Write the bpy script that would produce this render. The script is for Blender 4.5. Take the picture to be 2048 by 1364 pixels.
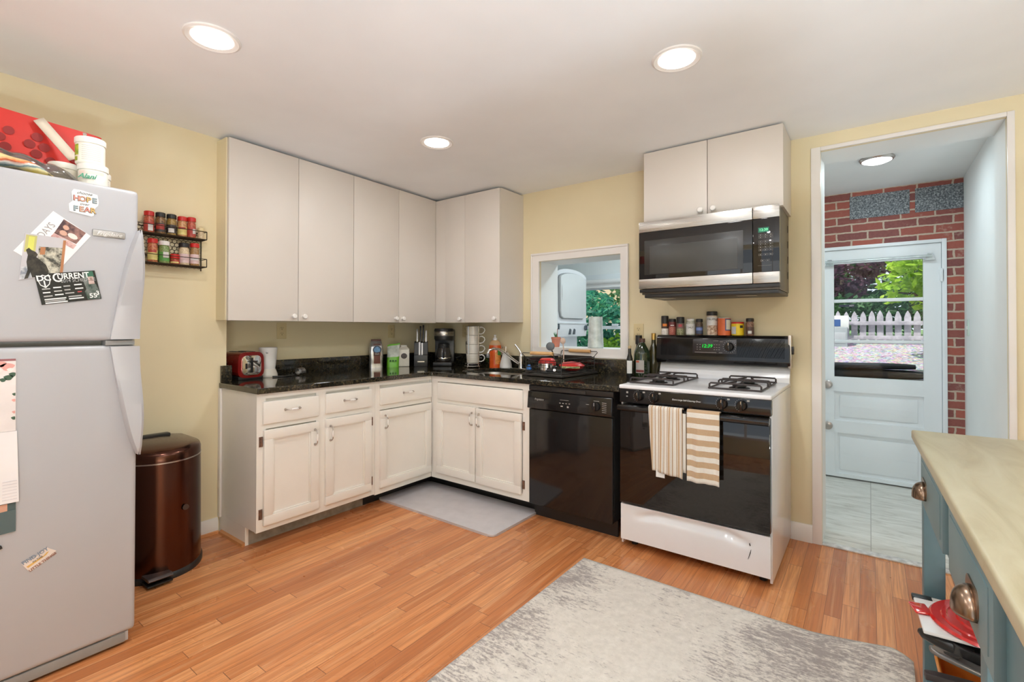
import bpy, bmesh, math, random
from mathutils import Vector, Matrix
random.seed(7)
for o in list(bpy.data.objects): bpy.data.objects.remove(o)
S = bpy.context.scene; COL = S.collection; PI = math.pi
# ------------------------------------------------------------------ camera
cd = bpy.data.cameras.new('camera'); cam = bpy.data.objects.new('camera', cd); COL.objects.link(cam)
_yaw, _pit, _rol = math.radians(36.643), math.radians(.51), math.radians(.0724)
_F = Vector((-math.sin(_yaw)*math.cos(_pit), math.cos(_yaw)*math.cos(_pit), math.sin(_pit)))
_R = Vector((math.cos(_yaw), math.sin(_yaw), 0)); _U = _R.cross(_F)
_R2 = _R*math.cos(_rol) + _U*math.sin(_rol); _U2 = _U*math.cos(_rol) - _R*math.sin(_rol)
m = Matrix.Identity(4)
for i in range(3):
    m[i][0] = _R2[i]; m[i][1] = _U2[i]; m[i][2] = -_F[i]; m[i][3] = (3.19, -3.26, 1.23)[i]
cam.matrix_world = m
cd.sensor_width = 36; cd.lens = 36*962.09/2048; cd.shift_y = -34.23/2048; cd.clip_start = .05
S.camera = cam
# ------------------------------------------------------------------ view, world, sun
S.view_settings.view_transform = 'Standard'; S.view_settings.look = 'None'
S.view_settings.exposure = -0.10; S.view_settings.gamma = 1; S.view_settings.use_curve_mapping = False
S.cycles.max_bounces = 10; S.cycles.diffuse_bounces = 6; S.cycles.glossy_bounces = 4
S.cycles.transmission_bounces = 6; S.cycles.transparent_max_bounces = 12
S.cycles.sample_clamp_indirect = 6; S.cycles.caustics_reflective = False; S.cycles.caustics_refractive = False
W = bpy.data.worlds.new('world'); S.world = W; W.use_nodes = True
wn = W.node_tree; wn.nodes.clear()
wo = wn.nodes.new('ShaderNodeOutputWorld'); wb = wn.nodes.new('ShaderNodeBackground')
wc = wn.nodes.new('ShaderNodeTexCoord'); wr = wn.nodes.new('ShaderNodeValToRGB'); ws = wn.nodes.new('ShaderNodeSeparateXYZ')
wn.links.new(wc.outputs['Generated'], ws.inputs[0]); wn.links.new(ws.outputs[2], wr.inputs[0])
wr.color_ramp.elements[0].color = (.76, .88, 1, 1); wr.color_ramp.elements[1].color = (.66, .82, 1, 1)
wn.links.new(wr.outputs[0], wb.inputs[0]); wn.links.new(wb.outputs[0], wo.inputs[0]); wb.inputs[1].default_value = 1.35
sl = bpy.data.lights.new('sun', 'SUN'); sl.energy = 5.5; sl.angle = .01; sl.color = (1, .96, .88)
so = bpy.data.objects.new('sun', sl); COL.objects.link(so)
so.rotation_euler = Vector((.35, .40, -.85)).to_track_quat('-Z', 'Y').to_euler()
LAMP_W = 5.6; UP_W = 52.0
# ------------------------------------------------------------------ materials
MATS = {}
class N:
    def __init__(s, name):
        s.m = bpy.data.materials.new(name); s.m.use_nodes = True; s.t = s.m.node_tree; s.t.nodes.clear()
        s.o = s.add('ShaderNodeOutputMaterial')
    def add(s, t, **kw):
        n = s.t.nodes.new(t)
        for k, v in kw.items(): setattr(n, k, v)
        return n
    def ln(s, a, b): s.t.links.new(a, b)
    def put(s, v, sock):
        if hasattr(v, 'is_output'): s.ln(v, sock)
        else: sock.default_value = v
    def math(s, op, a, b=None, c=None):
        n = s.add('ShaderNodeMath', operation=op); s.put(a, n.inputs[0])
        if b is not None: s.put(b, n.inputs[1])
        if c is not None: s.put(c, n.inputs[2])
        return n.outputs[0]
    def coord(s, k='Object'): return s.add('ShaderNodeTexCoord').outputs[k]
    def sep(s, v):
        n = s.add('ShaderNodeSeparateXYZ'); s.ln(v, n.inputs[0]); return n.outputs
    def comb(s, x, y, z):
        n = s.add('ShaderNodeCombineXYZ'); s.put(x, n.inputs[0]); s.put(y, n.inputs[1]); s.put(z, n.inputs[2]); return n.outputs[0]
    def mapv(s, v, scale=(1,1,1), rot=(0,0,0), loc=(0,0,0)):
        n = s.add('ShaderNodeMapping'); s.ln(v, n.inputs[0]); n.inputs[3].default_value = scale; n.inputs[2].default_value = rot; n.inputs[1].default_value = loc; return n.outputs[0]
    def noise(s, v, sc, det=4, rough=.55, dist=0):
        n = s.add('ShaderNodeTexNoise'); s.ln(v, n.inputs['Vector']); n.inputs['Scale'].default_value = sc; n.inputs['Detail'].default_value = det
        n.inputs['Roughness'].default_value = rough; n.inputs['Distortion'].default_value = dist; return n.outputs[0]
    def white(s, v):
        n = s.add('ShaderNodeTexWhiteNoise', noise_dimensions='3D'); s.ln(v, n.inputs[0]); return n.outputs[0]
    def ramp(s, f, stops, interp='LINEAR'):
        n = s.add('ShaderNodeValToRGB'); s.ln(f, n.inputs[0]); r = n.color_ramp; r.interpolation = interp
        while len(r.elements) < len(stops): r.elements.new(.5)
        for e, (p, c) in zip(r.elements, stops): e.position = p; e.color = (*c, 1) if len(c) == 3 else c
        return n.outputs[0]
    def mix(s, f, a, b, blend='MIX'):
        n = s.add('ShaderNodeMix', data_type='RGBA', blend_type=blend); s.put(f, n.inputs[0]); s.put(a if hasattr(a,'is_output') else (*a,1), n.inputs[6]); s.put(b if hasattr(b,'is_output') else (*b,1), n.inputs[7]); return n.outputs[2]
    def bsdf(s, col, rough=.5, metal=0, bump=None, bstr=.2, bdist=.002, coat=0, spec=None, sheen=0):
        p = s.add('ShaderNodeBsdfPrincipled')
        s.put(col if hasattr(col,'is_output') else (*col,1), p.inputs['Base Color']); s.put(rough, p.inputs['Roughness']); s.put(metal, p.inputs['Metallic'])
        if coat: p.inputs['Coat Weight'].default_value = coat; p.inputs['Coat Roughness'].default_value = .08
        if spec is not None: p.inputs['Specular IOR Level'].default_value = spec
        if sheen: p.inputs['Sheen Weight'].default_value = sheen
        if bump is not None:
            b = s.add('ShaderNodeBump'); b.inputs['Strength'].default_value = bstr; b.inputs['Distance'].default_value = bdist
            s.ln(bump, b.inputs['Height']); s.ln(b.outputs[0], p.inputs['Normal'])
        s.ln(p.outputs[0], s.o.inputs[0]); return p
def flat(name, col, rough=.5, metal=0, var=.06, nscale=14, bump=0, coat=0, spec=None):
    """painted / plastic / metal surface with a slight procedural variation"""
    if name in MATS: return MATS[name]
    n = N(name); v = n.coord(); f = n.noise(v, nscale, 3)
    a = tuple(max(0, c*(1-var)) for c in col); b = tuple(min(1, c*(1+var)) for c in col)
    c = n.ramp(f, [(.3, a), (.7, b)])
    n.bsdf(c, rough, metal, bump=n.noise(v, nscale*12, 2) if bump else None, bstr=bump, coat=coat, spec=spec)
    MATS[name] = n.m; return n.m
def emis(name, col, st):
    if name in MATS: return MATS[name]
    n = N(name); e = n.add('ShaderNodeEmission'); e.inputs[0].default_value = (*col, 1); e.inputs[1].default_value = st
    n.ln(e.outputs[0], n.o.inputs[0]); MATS[name] = n.m; return n.m
def glass(name, tint=(1,1,1), refl=.08, rough=0.0, haze=0.0, hazecol=(.9,.95,.95)):
    if name in MATS: return MATS[name]
    n = N(name); t = n.add('ShaderNodeBsdfTransparent'); t.inputs[0].default_value = (*tint, 1)
    g = n.add('ShaderNodeBsdfGlossy'); g.inputs['Roughness'].default_value = rough
    fr = n.add('ShaderNodeFresnel'); fr.inputs[0].default_value = 1.45
    mx = n.add('ShaderNodeMixShader'); n.ln(n.math('MULTIPLY', fr.outputs[0], refl/.04), mx.inputs[0]); n.ln(t.outputs[0], mx.inputs[1]); n.ln(g.outputs[0], mx.inputs[2])
    out = mx.outputs[0]
    if haze:
        d = n.add('ShaderNodeBsdfPrincipled'); d.inputs['Base Color'].default_value = (*hazecol, 1); d.inputs['Roughness'].default_value = .15
        m2 = n.add('ShaderNodeMixShader'); n.put(n.ramp(n.noise(n.coord(), 22, 2), [(.3, (haze*.8,)*3), (.7, (min(1,haze*1.2),)*3)]), m2.inputs[0]); n.ln(out, m2.inputs[1]); n.ln(d.outputs[0], m2.inputs[2]); out = m2.outputs[0]
    n.ln(out, n.o.inputs[0]); MATS[name] = n.m; return n.m
def stripes(name, axis, freq, stops, rough=.9, phase=0):
    if name in MATS: return MATS[name]
    n = N(name); x = n.sep(n.coord())[axis]
    f = n.math('FRACT', n.math('ADD', n.math('MULTIPLY', x, freq), phase))
    c = n.ramp(f, stops, 'CONSTANT'); w = n.noise(n.coord(), 350, 2)
    c = n.mix(.12, c, n.ramp(w, [(.35, (.25,.2,.15)), (.65, (1,1,1))]), 'MULTIPLY')
    n.bsdf(c, rough, bump=w, bstr=.35, bdist=.002, sheen=.3); MATS[name] = n.m; return n.m

def wood_floor():
    n = N('oak_plank_floor'); v = n.coord(); x, y, z = n.sep(v)
    px = n.math('DIVIDE', x, .0605); ix = n.math('FLOOR', px); fx = n.math('FRACT', px)
    off = n.white(n.comb(ix, 3.0, 1.0))
    py = n.math('ADD', n.math('DIVIDE', y, .86), n.math('MULTIPLY', off, 7.0)); iy = n.math('FLOOR', py); fy = n.math('FRACT', py)
    tone = n.white(n.comb(ix, iy, 5.0))
    base = n.ramp(tone, [(0, (.45,.145,.046)), (.3, (.59,.212,.070)), (.7, (.68,.268,.097)), (1, (.78,.355,.142))])
    gv = n.comb(n.math('MULTIPLY', x, 95), n.math('ADD', n.math('MULTIPLY', y, 2.6), n.math('MULTIPLY', tone, 40)), tone)
    g = n.noise(gv, 1.0, 6, .62, .7)
    g2 = n.noise(n.comb(n.math('MULTIPLY', x, 26), n.math('ADD', n.math('MULTIPLY', y, 1.3), n.math('MULTIPLY', tone, 23)), tone), 1.0, 3, .5, 1.5)
    c = n.mix(n.ramp(g, [(.42, (.55,)*3), (.6, (0,)*3)]), base, (.36,.125,.045))
    c = n.mix(n.ramp(g2, [(.5, (0,)*3), (.72, (.4,)*3)]), c, (.80,.44,.22))
    gap = n.math('MAXIMUM', n.math('LESS_THAN', fx, .028), n.math('LESS_THAN', fy, .003))
    c = n.mix(n.math('MULTIPLY', gap, .8), c, (.13,.05,.025))
    h = n.math('SUBTRACT', n.math('MULTIPLY', g, .25), gap)
    rr = n.ramp(n.noise(v, 3.0, 3), [(.3, (.24,)*3), (.7, (.36,)*3)])
    n.bsdf(c, rr, bump=h, bstr=.18, bdist=.002); MATS['floor'] = n.m
def tile_floor():
    n = N('travertine_tile'); v = n.coord(); x, y, z = n.sep(v)
    px = n.math('DIVIDE', n.math('SUBTRACT', x, 2.885), .303); ix = n.math('FLOOR', px); fx = n.math('FRACT', px)
    py = n.math('DIVIDE', n.math('ADD', n.math('SUBTRACT', y, .97), n.math('MULTIPLY', n.math('MODULO', ix, 2), .23)), .83); iy = n.math('FLOOR', py); fy = n.math('FRACT', py)
    t = n.white(n.comb(ix, iy, 2.0))
    g = n.noise(n.comb(n.math('MULTIPLY', x, 3), n.math('ADD', n.math('MULTIPLY', y, 11), n.math('MULTIPLY', t, 20)), t), 1.6, 6, .6, 1)
    c = n.ramp(g, [(.3, (.48,.46,.40)), (.5, (.66,.65,.59)), (.7, (.76,.75,.70))])
    gap = n.math('MAXIMUM', n.math('LESS_THAN', fx, .014), n.math('LESS_THAN', fy, .006))
    c = n.mix(gap, c, (.36,.34,.30)); n.bsdf(c, .32, bump=n.math('SUBTRACT', 1, gap), bstr=.2); MATS['tile'] = n.m
def wall_paint(key, col, rough=.62):
    n = N(key); v = n.coord(); f = n.noise(v, 1.7, 3)
    c = n.ramp(f, [(.3, tuple(x*.965 for x in col)), (.7, tuple(min(1,x*1.03) for x in col))])
    n.bsdf(c, rough, bump=n.noise(v, 140, 3), bstr=.06); MATS[key] = n.m
def brick():
    n = N('red_brick'); v = n.coord(); x, y, z = n.sep(v)
    b = n.add('ShaderNodeTexBrick'); b.offset = .5
    vv = n.comb(n.math('ADD', x, n.math('MULTIPLY', n.math('SUBTRACT', n.noise(v, 14, 3), .5), .02)), n.math('ADD', n.math('ADD', z, .018), n.math('MULTIPLY', n.math('SUBTRACT', n.noise(v, 19, 3), .5), .014)), 0)
    n.ln(vv, b.inputs['Vector']); b.inputs['Scale'].default_value = 1
    b.inputs['Brick Width'].default_value = .205; b.inputs['Row Height'].default_value = .0655; b.inputs['Mortar Size'].default_value = .0065; b.inputs['Mortar Smooth'].default_value = .15
    b.inputs['Color1'].default_value = (.44,.105,.07,1); b.inputs['Color2'].default_value = (.17,.055,.06,1); b.inputs['Mortar'].default_value = (.60,.53,.42,1); b.inputs['Bias'].default_value = .05
    spl = n.ramp(n.noise(v, 9, 6, .7), [(.60, (0,)*3), (.74, (.75,)*3)])
    c = n.mix(spl, b.outputs[0], (.62,.50,.42))
    c = n.mix(n.math('MULTIPLY', n.noise(v, 60, 4), .5), c, (.40,.16,.12))
    n.bsdf(c, .85, bump=n.math('SUBTRACT', n.math('MULTIPLY', n.noise(v, 70, 4), .4), b.outputs[1]), bstr=.7, bdist=.006); MATS['brick'] = n.m
def block():
    n = N('cinder_block'); v = n.coord(); f = n.noise(v, 95, 4, .7)
    n.bsdf(n.ramp(f, [(.35, (.06,.07,.08)), (.52, (.22,.24,.26)), (.68, (.55,.58,.60))]), .9, bump=f, bstr=.8, bdist=.006); MATS['block'] = n.m
def granite():
    n = N('dark_granite'); v = n.coord()
    f = n.noise(v, 85, 5, .7); g = n.noise(v, 210, 3, .6); w = n.noise(v, 12, 3)
    c = n.ramp(f, [(.40, (.006,.006,.005)), (.52, (.03,.026,.016)), (.60, (.085,.066,.034)), (.72, (.20,.15,.075))])
    c = n.mix(n.ramp(g, [(.62, (0,)*3), (.70, (.8,)*3)]), c, (.15,.15,.10))
    c = n.mix(n.ramp(w, [(.35, (.65,)*3), (.65, (0,)*3)]), c, (.008,.008,.007))
    n.bsdf(c, .07, coat=.3); MATS['granite'] = n.m
def rugmat():
    n = N('faded_rug_pile'); v = n.coord(); x, y, z = n.sep(v)
    a = n.noise(n.comb(n.math('MULTIPLY', x, 9), n.math('MULTIPLY', y, 30), 0), 1.8, 7, .78, .6)
    b = n.noise(v, 3.0, 4, .6, .5); d = n.noise(n.comb(n.math('MULTIPLY', x, 55), n.math('MULTIPLY', y, 90), 0), 1.2, 4, .7)
    e = n.noise(n.comb(n.math('MULTIPLY', x, 3), n.math('MULTIPLY', y, 2), 4.0), 1.0, 3)
    edge = n.ramp(n.math('ABSOLUTE', n.math('SUBTRACT', x, .52)), [(.10, (0,)*3), (.48, (1,)*3)])
    k = n.math('ADD', n.math('ADD', n.math('MULTIPLY', a, .55), n.math('MULTIPLY', b, .32)), n.math('ADD', n.math('MULTIPLY', d, .28), n.math('MULTIPLY', edge, .085)))
    k = n.math('ADD', k, n.math('MULTIPLY', n.math('SUBTRACT', e, .5), .18))
    mk = n.ramp(k, [(.625, (0,)*3), (.71, (.80,)*3)])
    c = n.mix(mk, n.ramp(n.noise(v, 40, 4), [(.3, (.64,.585,.52)), (.7, (.78,.72,.65))]), (.22,.175,.17))
    n.bsdf(c, .95, bump=n.noise(v, 420, 2), bstr=.5, bdist=.004, sheen=.4); MATS['rug'] = n.m
def butcher():
    n = N('maple_worktop'); v = n.coord(); x, y, z = n.sep(v)
    g = n.noise(n.comb(n.math('MULTIPLY', x, 10), n.math('MULTIPLY', y, 1.6), z), 1.5, 6, .6, 1.2)
    c = n.ramp(g, [(.3, (.37,.31,.185)), (.5, (.45,.395,.255)), (.68, (.49,.44,.30))])
    s = n.noise(n.comb(n.math('MULTIPLY', x, 6), n.math('MULTIPLY', y, 1.2), 7.0), 1.0, 5, .6, 1.5)
    c = n.mix(n.ramp(s, [(.64, (0,)*3), (.72, (.45,)*3)]), c, (.30,.265,.21))
    n.bsdf(c, .36, bump=g, bstr=.04); MATS['butcher'] = n.m
def brushed(name, col, axis=2, rough=.3):
    n = N(name); v = n.coord(); sc = [3, 3, 3] if axis is not None else [70, 70, .6]
    if axis is not None: sc[axis] = 110
    f = n.noise(n.mapv(v, tuple(sc)), 1.0, 3)
    c = n.ramp(f, [(.3, tuple(x*.93 for x in col)), (.7, col)]); n.bsdf(c, n.ramp(f, [(.3, (rough*.8,)*3), (.7, (rough*1.2,)*3)]), 1.0); MATS[name] = n.m
def leaf(name, cols, em=0):
    n = N(name); v = n.coord(); f = n.noise(v, 4, 3); g = n.noise(v, 30, 2)
    c = n.ramp(n.math('ADD', n.math('MULTIPLY', f, .5), n.math('MULTIPLY', g, .5)), [(.34, cols[0]), (.5, cols[1]), (.64, cols[2])])
    p = n.add('ShaderNodeBsdfPrincipled'); n.ln(c, p.inputs['Base Color']); p.inputs['Roughness'].default_value = .5
    t = n.add('ShaderNodeBsdfTranslucent'); n.ln(c, t.inputs[0]); mx = n.add('ShaderNodeMixShader'); mx.inputs[0].default_value = .45
    n.ln(p.outputs[0], mx.inputs[1]); n.ln(t.outputs[0], mx.inputs[2]); n.ln(mx.outputs[0], n.o.inputs[0]); MATS[name] = n.m
wood_floor(); tile_floor(); brick(); block(); granite(); rugmat(); butcher()
wall_paint('wall_yellow', (.78,.685,.465)); wall_paint('ceiling_white', (.89,.915,.935), .8); wall_paint('porch_white', (.84,.86,.85)); 
brushed('stainless', (.50,.475,.44), 2, .30); brushed('steel_dark', (.36,.33,.31), 2, .3); brushed('bronze_can', (.10,.045,.032), None, .22)
leaf('leaf_bright', [(.16,.36,.02), (.34,.58,.04), (.60,.80,.12)]); leaf('leaf_purple', [(.05,.02,.045), (.13,.05,.09), (.28,.14,.19)])
leaf('leaf_dark', [(.02,.07,.03), (.06,.16,.06), (.16,.32,.12)]); leaf('leaf_teal', [(.015,.13,.085), (.04,.27,.17), (.17,.48,.20)])
CAB = flat('cabinet_white_laminate', (.70,.65,.60), .42, var=.015, nscale=3)
PAINT = flat('cabinet_painted_wood', (.83,.80,.745), .38, var=.02, nscale=5, bump=.03)
TRIMW = flat('white_trim_paint', (.83,.80,.77), .35, var=.015, nscale=4)
PTRIM = flat('porch_trim_paint', (.82,.85,.87), .35, var=.015, nscale=4)
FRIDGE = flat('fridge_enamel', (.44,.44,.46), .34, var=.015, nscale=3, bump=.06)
APPW = flat('white_enamel', (.80,.805,.83), .16, var=.01)
BLACK = flat('black_gloss', (.012,.011,.011), .10, var=.1)
BLACKG = flat('black_glass', (.010,.008,.007), .035, var=.1, spec=.6)
BLACKP = flat('black_plastic', (.016,.015,.015), .38)
DARKG = flat('dark_gap', (.03,.025,.022), .8)
IRON = flat('cast_iron', (.035,.025,.024), .5, bump=.15)
WIRE = flat('black_wire', (.02,.018,.016), .35)
CHROME = flat('chrome', (.78,.77,.76), .08, 1.0, var=.02)
NICKEL = flat('nickel_worn', (.50,.45,.41), .28, 1.0)
BRONZE = flat('old_brass_pull', (.30,.21,.15), .26, 1.0, var=.25)
RUST = flat('rusty_hinge', (.23,.13,.09), .5, .6, var=.3, nscale=90)
PORC = flat('porcelain_white', (.86,.84,.81), .18, var=.01)
WHITEP = flat('white_plastic', (.84,.82,.80), .35, var=.02)
CREAM = flat('cream_plastic', (.70,.58,.33), .4, var=.02)
RED = flat('red_plastic', (.56,.02,.018), .32)
TEAL = flat('teal_paint', (.105,.19,.215), .4, var=.05)
PAPER = flat('paper_white', (.80,.77,.77), .6, var=.02)
WHITE = flat('print_white', (.82,.82,.80), .5, var=.02); INK = flat('print_ink', (.03,.03,.03), .5)
RUBBER = flat('grey_mat_vinyl', (.53,.50,.51), .6, var=.05, bump=.12)
PGLASS = glass('window_glass', (1,1,1), .018)
# ------------------------------------------------------------------ mesh builder
class MB:
    def __init__(s): s.b = bmesh.new()
    def _bev(s, vs, bev, seg=2):
        if bev > 0:
            es = {e for v in vs for e in v.link_edges}
            bmesh.ops.bevel(s.b, geom=list(es), offset=bev, segments=seg, profile=.6, affect='EDGES')
    def box(s, x0, x1, y0, y1, z0, z1, bev=0, seg=2, M=None):
        vs = [s.b.verts.new(p) for p in ((x0,y0,z0),(x1,y0,z0),(x1,y1,z0),(x0,y1,z0),(x0,y0,z1),(x1,y0,z1),(x1,y1,z1),(x0,y1,z1))]
        for f in ((0,3,2,1),(4,5,6,7),(0,1,5,4),(1,2,6,5),(2,3,7,6),(3,0,4,7)): s.b.faces.new([vs[i] for i in f])
        if M is not None: bmesh.ops.transform(s.b, matrix=M, verts=vs)
        s._bev(vs, bev, seg); return s
    def hexa(s, pts, bev=0):
        vs = [s.b.verts.new(p) for p in pts]
        for f in ((0,3,2,1),(4,5,6,7),(0,1,5,4),(1,2,6,5),(2,3,7,6),(3,0,4,7)): s.b.faces.new([vs[i] for i in f])
        s._bev(vs, bev); return s
    def lathe(s, prof, c=(0,0,0), n=24, M=None, sx=1, sy=1):
        rings = []; new = []
        for r, z in prof:
            if r <= 1e-6: v = s.b.verts.new((c[0], c[1], c[2]+z)); rings.append([v]); new.append(v)
            else:
                R = [s.b.verts.new((c[0]+sx*r*math.cos(2*PI*i/n), c[1]+sy*r*math.sin(2*PI*i/n), c[2]+z)) for i in range(n)]; rings.append(R); new += R
        for a, b in zip(rings, rings[1:]):
            for i in range(n):
                j = (i+1) % n
                if len(a) == 1 and len(b) == 1: continue
                if len(a) == 1: s.b.faces.new((a[0], b[j], b[i]))
                elif len(b) == 1: s.b.faces.new((a[i], a[j], b[0]))
                else: s.b.faces.new((a[i], a[j], b[j], b[i]))
        if len(rings[0]) > 1: s.b.faces.new(rings[0][::-1])
        if len(rings[-1]) > 1: s.b.faces.new(rings[-1])
        if M is not None: bmesh.ops.transform(s.b, matrix=M, verts=new)
        return s
    def cyl(s, c, r, h, axis='z', n=24, r2=None):
        M = Matrix.Translation(c) @ {'z': Matrix.Identity(4), 'x': Matrix.Rotation(PI/2, 4, 'Y'), 'y': Matrix.Rotation(-PI/2, 4, 'X')}[axis]
        return s.lathe([(r, 0), (r if r2 is None else r2, h)], n=n, M=M)
    def tube(s, pts, r, n=8, closed=False):
        pts = [Vector(p) for p in pts]; L = len(pts); rr = r if isinstance(r, (list, tuple)) else [r]*L
        rings = []; up = None
        for i, p in enumerate(pts):
            a = pts[(i-1) % L] if (closed or i > 0) else p; b = pts[(i+1) % L] if (closed or i < L-1) else p
            t = (b-a).normalized()
            if up is None: up = Vector((0,0,1)) if abs(t.z) < .9 else Vector((1,0,0))
            sd = t.cross(up)
            if sd.length < 1e-4: sd = t.orthogonal()
            sd.normalize(); up = sd.cross(t).normalized()
            rings.append([s.b.verts.new(p + rr[i]*(sd*math.cos(2*PI*k/n) + up*math.sin(2*PI*k/n))) for k in range(n)])
        for i in range(L if closed else L-1):
            a, b = rings[i], rings[(i+1) % L]
            for k in range(n): s.b.faces.new((a[k], a[(k+1)%n], b[(k+1)%n], b[k]))
        if not closed: s.b.faces.new(rings[0][::-1]); s.b.faces.new(rings[-1])
        return s
    def prism(s, pts, d0, d1, axis='y', bev=0, M=None):
        """outline in the plane across `axis`: y -> (x,z), x -> (y,z), z -> (x,y)"""
        f = {'y': lambda a,b,d: (a,d,b), 'x': lambda a,b,d: (d,a,b), 'z': lambda a,b,d: (a,b,d)}[axis]
        A = [s.b.verts.new(f(a,b,d0)) for a,b in pts]; B = [s.b.verts.new(f(a,b,d1)) for a,b in pts]; n = len(pts)
        s.b.faces.new(A); s.b.faces.new(B[::-1])
        for i in range(n): s.b.faces.new((A[i], B[i], B[(i+1)%n], A[(i+1)%n]))
        if M is not None: bmesh.ops.transform(s.b, matrix=M, verts=A+B)
        s._bev(A+B, bev); return s
    def grid(s, fn, nu, nv, closed_u=False):
        G = [[s.b.verts.new(fn(i/(nu if closed_u else nu-1), j/(nv-1))) for j in range(nv)] for i in range(nu)]
        for i in range(nu if closed_u else nu-1):
            for j in range(nv-1):
                k = (i+1) % nu; s.b.faces.new((G[i][j], G[k][j], G[k][j+1], G[i][j+1]))
        return s
    def ball(s, c, r, sc=(1,1,1), n=16):
        M = Matrix.Translation(c) @ Matrix.Diagonal((*sc, 1)); bmesh.ops.create_uvsphere(s.b, u_segments=n, v_segments=n//2+2, radius=r, matrix=M); return s
    def build(s, name, mat, parent=None, loc=None, rz=0, smooth=35, solid=0):
        bmesh.ops.recalc_face_normals(s.b, faces=s.b.faces)
        me = bpy.data.meshes.new(name); s.b.to_mesh(me); s.b.free(); me.materials.append(mat)
        if smooth:
            for p in me.polygons: p.use_smooth = True
            me.set_sharp_from_angle(angle=math.radians(smooth))
        o = bpy.data.objects.new(name, me); COL.objects.link(o)
        if parent is not None: o.parent = parent
        if loc is not None: o.location = loc
        o.rotation_euler[2] = rz
        if solid: md = o.modifiers.new('thickness', 'SOLIDIFY'); md.thickness = solid; md.offset = 0
        return o
def tag(o, label, cat, group=None):
    o['label'] = label; o['category'] = cat
    if group: o['group'] = group
    return o
def thing(name, label, cat, loc=(0,0,0), rz=0, group=None):
    o = bpy.data.objects.new(name, None); o.empty_display_size = .05; COL.objects.link(o); o.location = loc; o.rotation_euler[2] = rz
    return tag(o, label, cat, group)
def struct(o): o['kind'] = 'structure'; return o
FACE = {'-y': Matrix.Rotation(PI/2, 4, 'X'), '+x': Matrix.Rotation(PI/2, 4, 'Z') @ Matrix.Rotation(PI/2, 4, 'X'), '+z': Matrix.Identity(4)}
def text(s, size, loc, face, mat, parent, name='lettering', roll=0, ext=.0003, sx=1, shear=0, bold=0, align='CENTER', M=None):
    c = bpy.data.curves.new(name, 'FONT'); c.body = s; c.size = size; c.align_x = align; c.align_y = 'CENTER'; c.extrude = ext; c.shear = shear; c.offset = bold; c.resolution_u = 3
    t = bpy.data.objects.new(name+'_tmp', c); COL.objects.link(t); dg = bpy.context.evaluated_depsgraph_get()
    me = bpy.data.meshes.new_from_object(t.evaluated_get(dg)); bpy.data.objects.remove(t); bpy.data.curves.remove(c)
    F = M if M is not None else FACE[face]
    me.transform(Matrix.Translation(loc) @ F @ Matrix.Rotation(roll, 4, 'Z') @ Matrix.Diagonal((sx,1,1,1)))
    me.materials.clear(); me.materials.append(mat); me.name = name
    o = bpy.data.objects.new(name, me); COL.objects.link(o); o.parent = parent; return o
def rrect(x0, x1, y0, y1, r, n=5):
    P = []
    for cx, cy, a0 in ((x1-r,y1-r,0), (x0+r,y1-r,PI/2), (x0+r,y0+r,PI), (x1-r,y0+r,1.5*PI)):
        for i in range(n+1): a = a0 + PI/2*i/n; P.append((cx+r*math.cos(a), cy+r*math.sin(a)))
    return P
# ================================================================== the setting
def ceil_z(y): return 2.342 - .016*y
struct(MB().box(-.34, 4.6, -4.6, 0.0, -.06, 0).build('floor', MATS['floor']))
y0, y1 = -4.6, .02
struct(MB().hexa([(-.34,y0,ceil_z(y0)),(4.6,y0,ceil_z(y0)),(4.6,y1,ceil_z(y1)),(-.34,y1,ceil_z(y1)),(-.34,y0,2.6),(4.6,y0,2.6),(4.6,y1,2.6),(-.34,y1,2.6)]).build('ceiling', MATS['ceiling_white']))
struct(MB().box(-.335, .03, -4.6, -1.94, 0, 2.5).build('wall_left', MATS['wall_yellow']))
struct(MB().box(-.335, -.235, -1.94, .02, 0, 2.5).build('wall_recess', MATS['wall_yellow']))
OPN = ((-.335,1.044,0,2.5),(1.044,1.748,0,1.078),(1.044,1.748,1.77,2.5),(1.748,2.968,0,2.5),(2.968,3.72,2.246,2.5),(3.72,4.7,0,2.5))
w = MB(); w2 = MB()
for a, b, c, d in OPN: w.box(a, b, 0, .02, c, d); w2.box(a, b, .02, .28, c, d)
struct(w.build('wall_back', MATS['wall_yellow'])); struct(w2.build('wall_porch_side', MATS['porch_white']))
struct(MB().box(4.6, 4.7, -4.6, .02, 0, 2.5).build('wall_right', MATS['wall_yellow']))
w = MB()
for a, b, c, d in ((-.335,1.6,0,2.5),(1.6,3.8,0,.5),(1.6,3.8,2.2,2.5),(3.8,4.7,0,2.5)): w.box(a, b, -4.7, -4.6, c, d)
struct(w.build('wall_rear', MATS['wall_yellow']))
w = MB()
for x in (1.6, 2.67, 3.74): w.box(x, x+.06, -4.68, -4.62, .5, 2.2)
w.box(1.6, 3.8, -4.68, -4.62, 2.14, 2.2).box(1.6, 3.8, -4.68, -4.58, .5, .56)
struct(w.build('window_added', TRIMW))  # made-up rear window, unseen, lets extra daylight into the room
struct(MB().box(-.6, 5.6, -5.3, -4.6, 2.5, 2.62).build('sun_block_eave', TRIMW))  # unseen overhang added to keep direct sun out of the rear window
struct(MB().box(-.6, 5.2, -5.3, 2.2, 2.62, 2.75).build('roof', DARKG))
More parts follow.
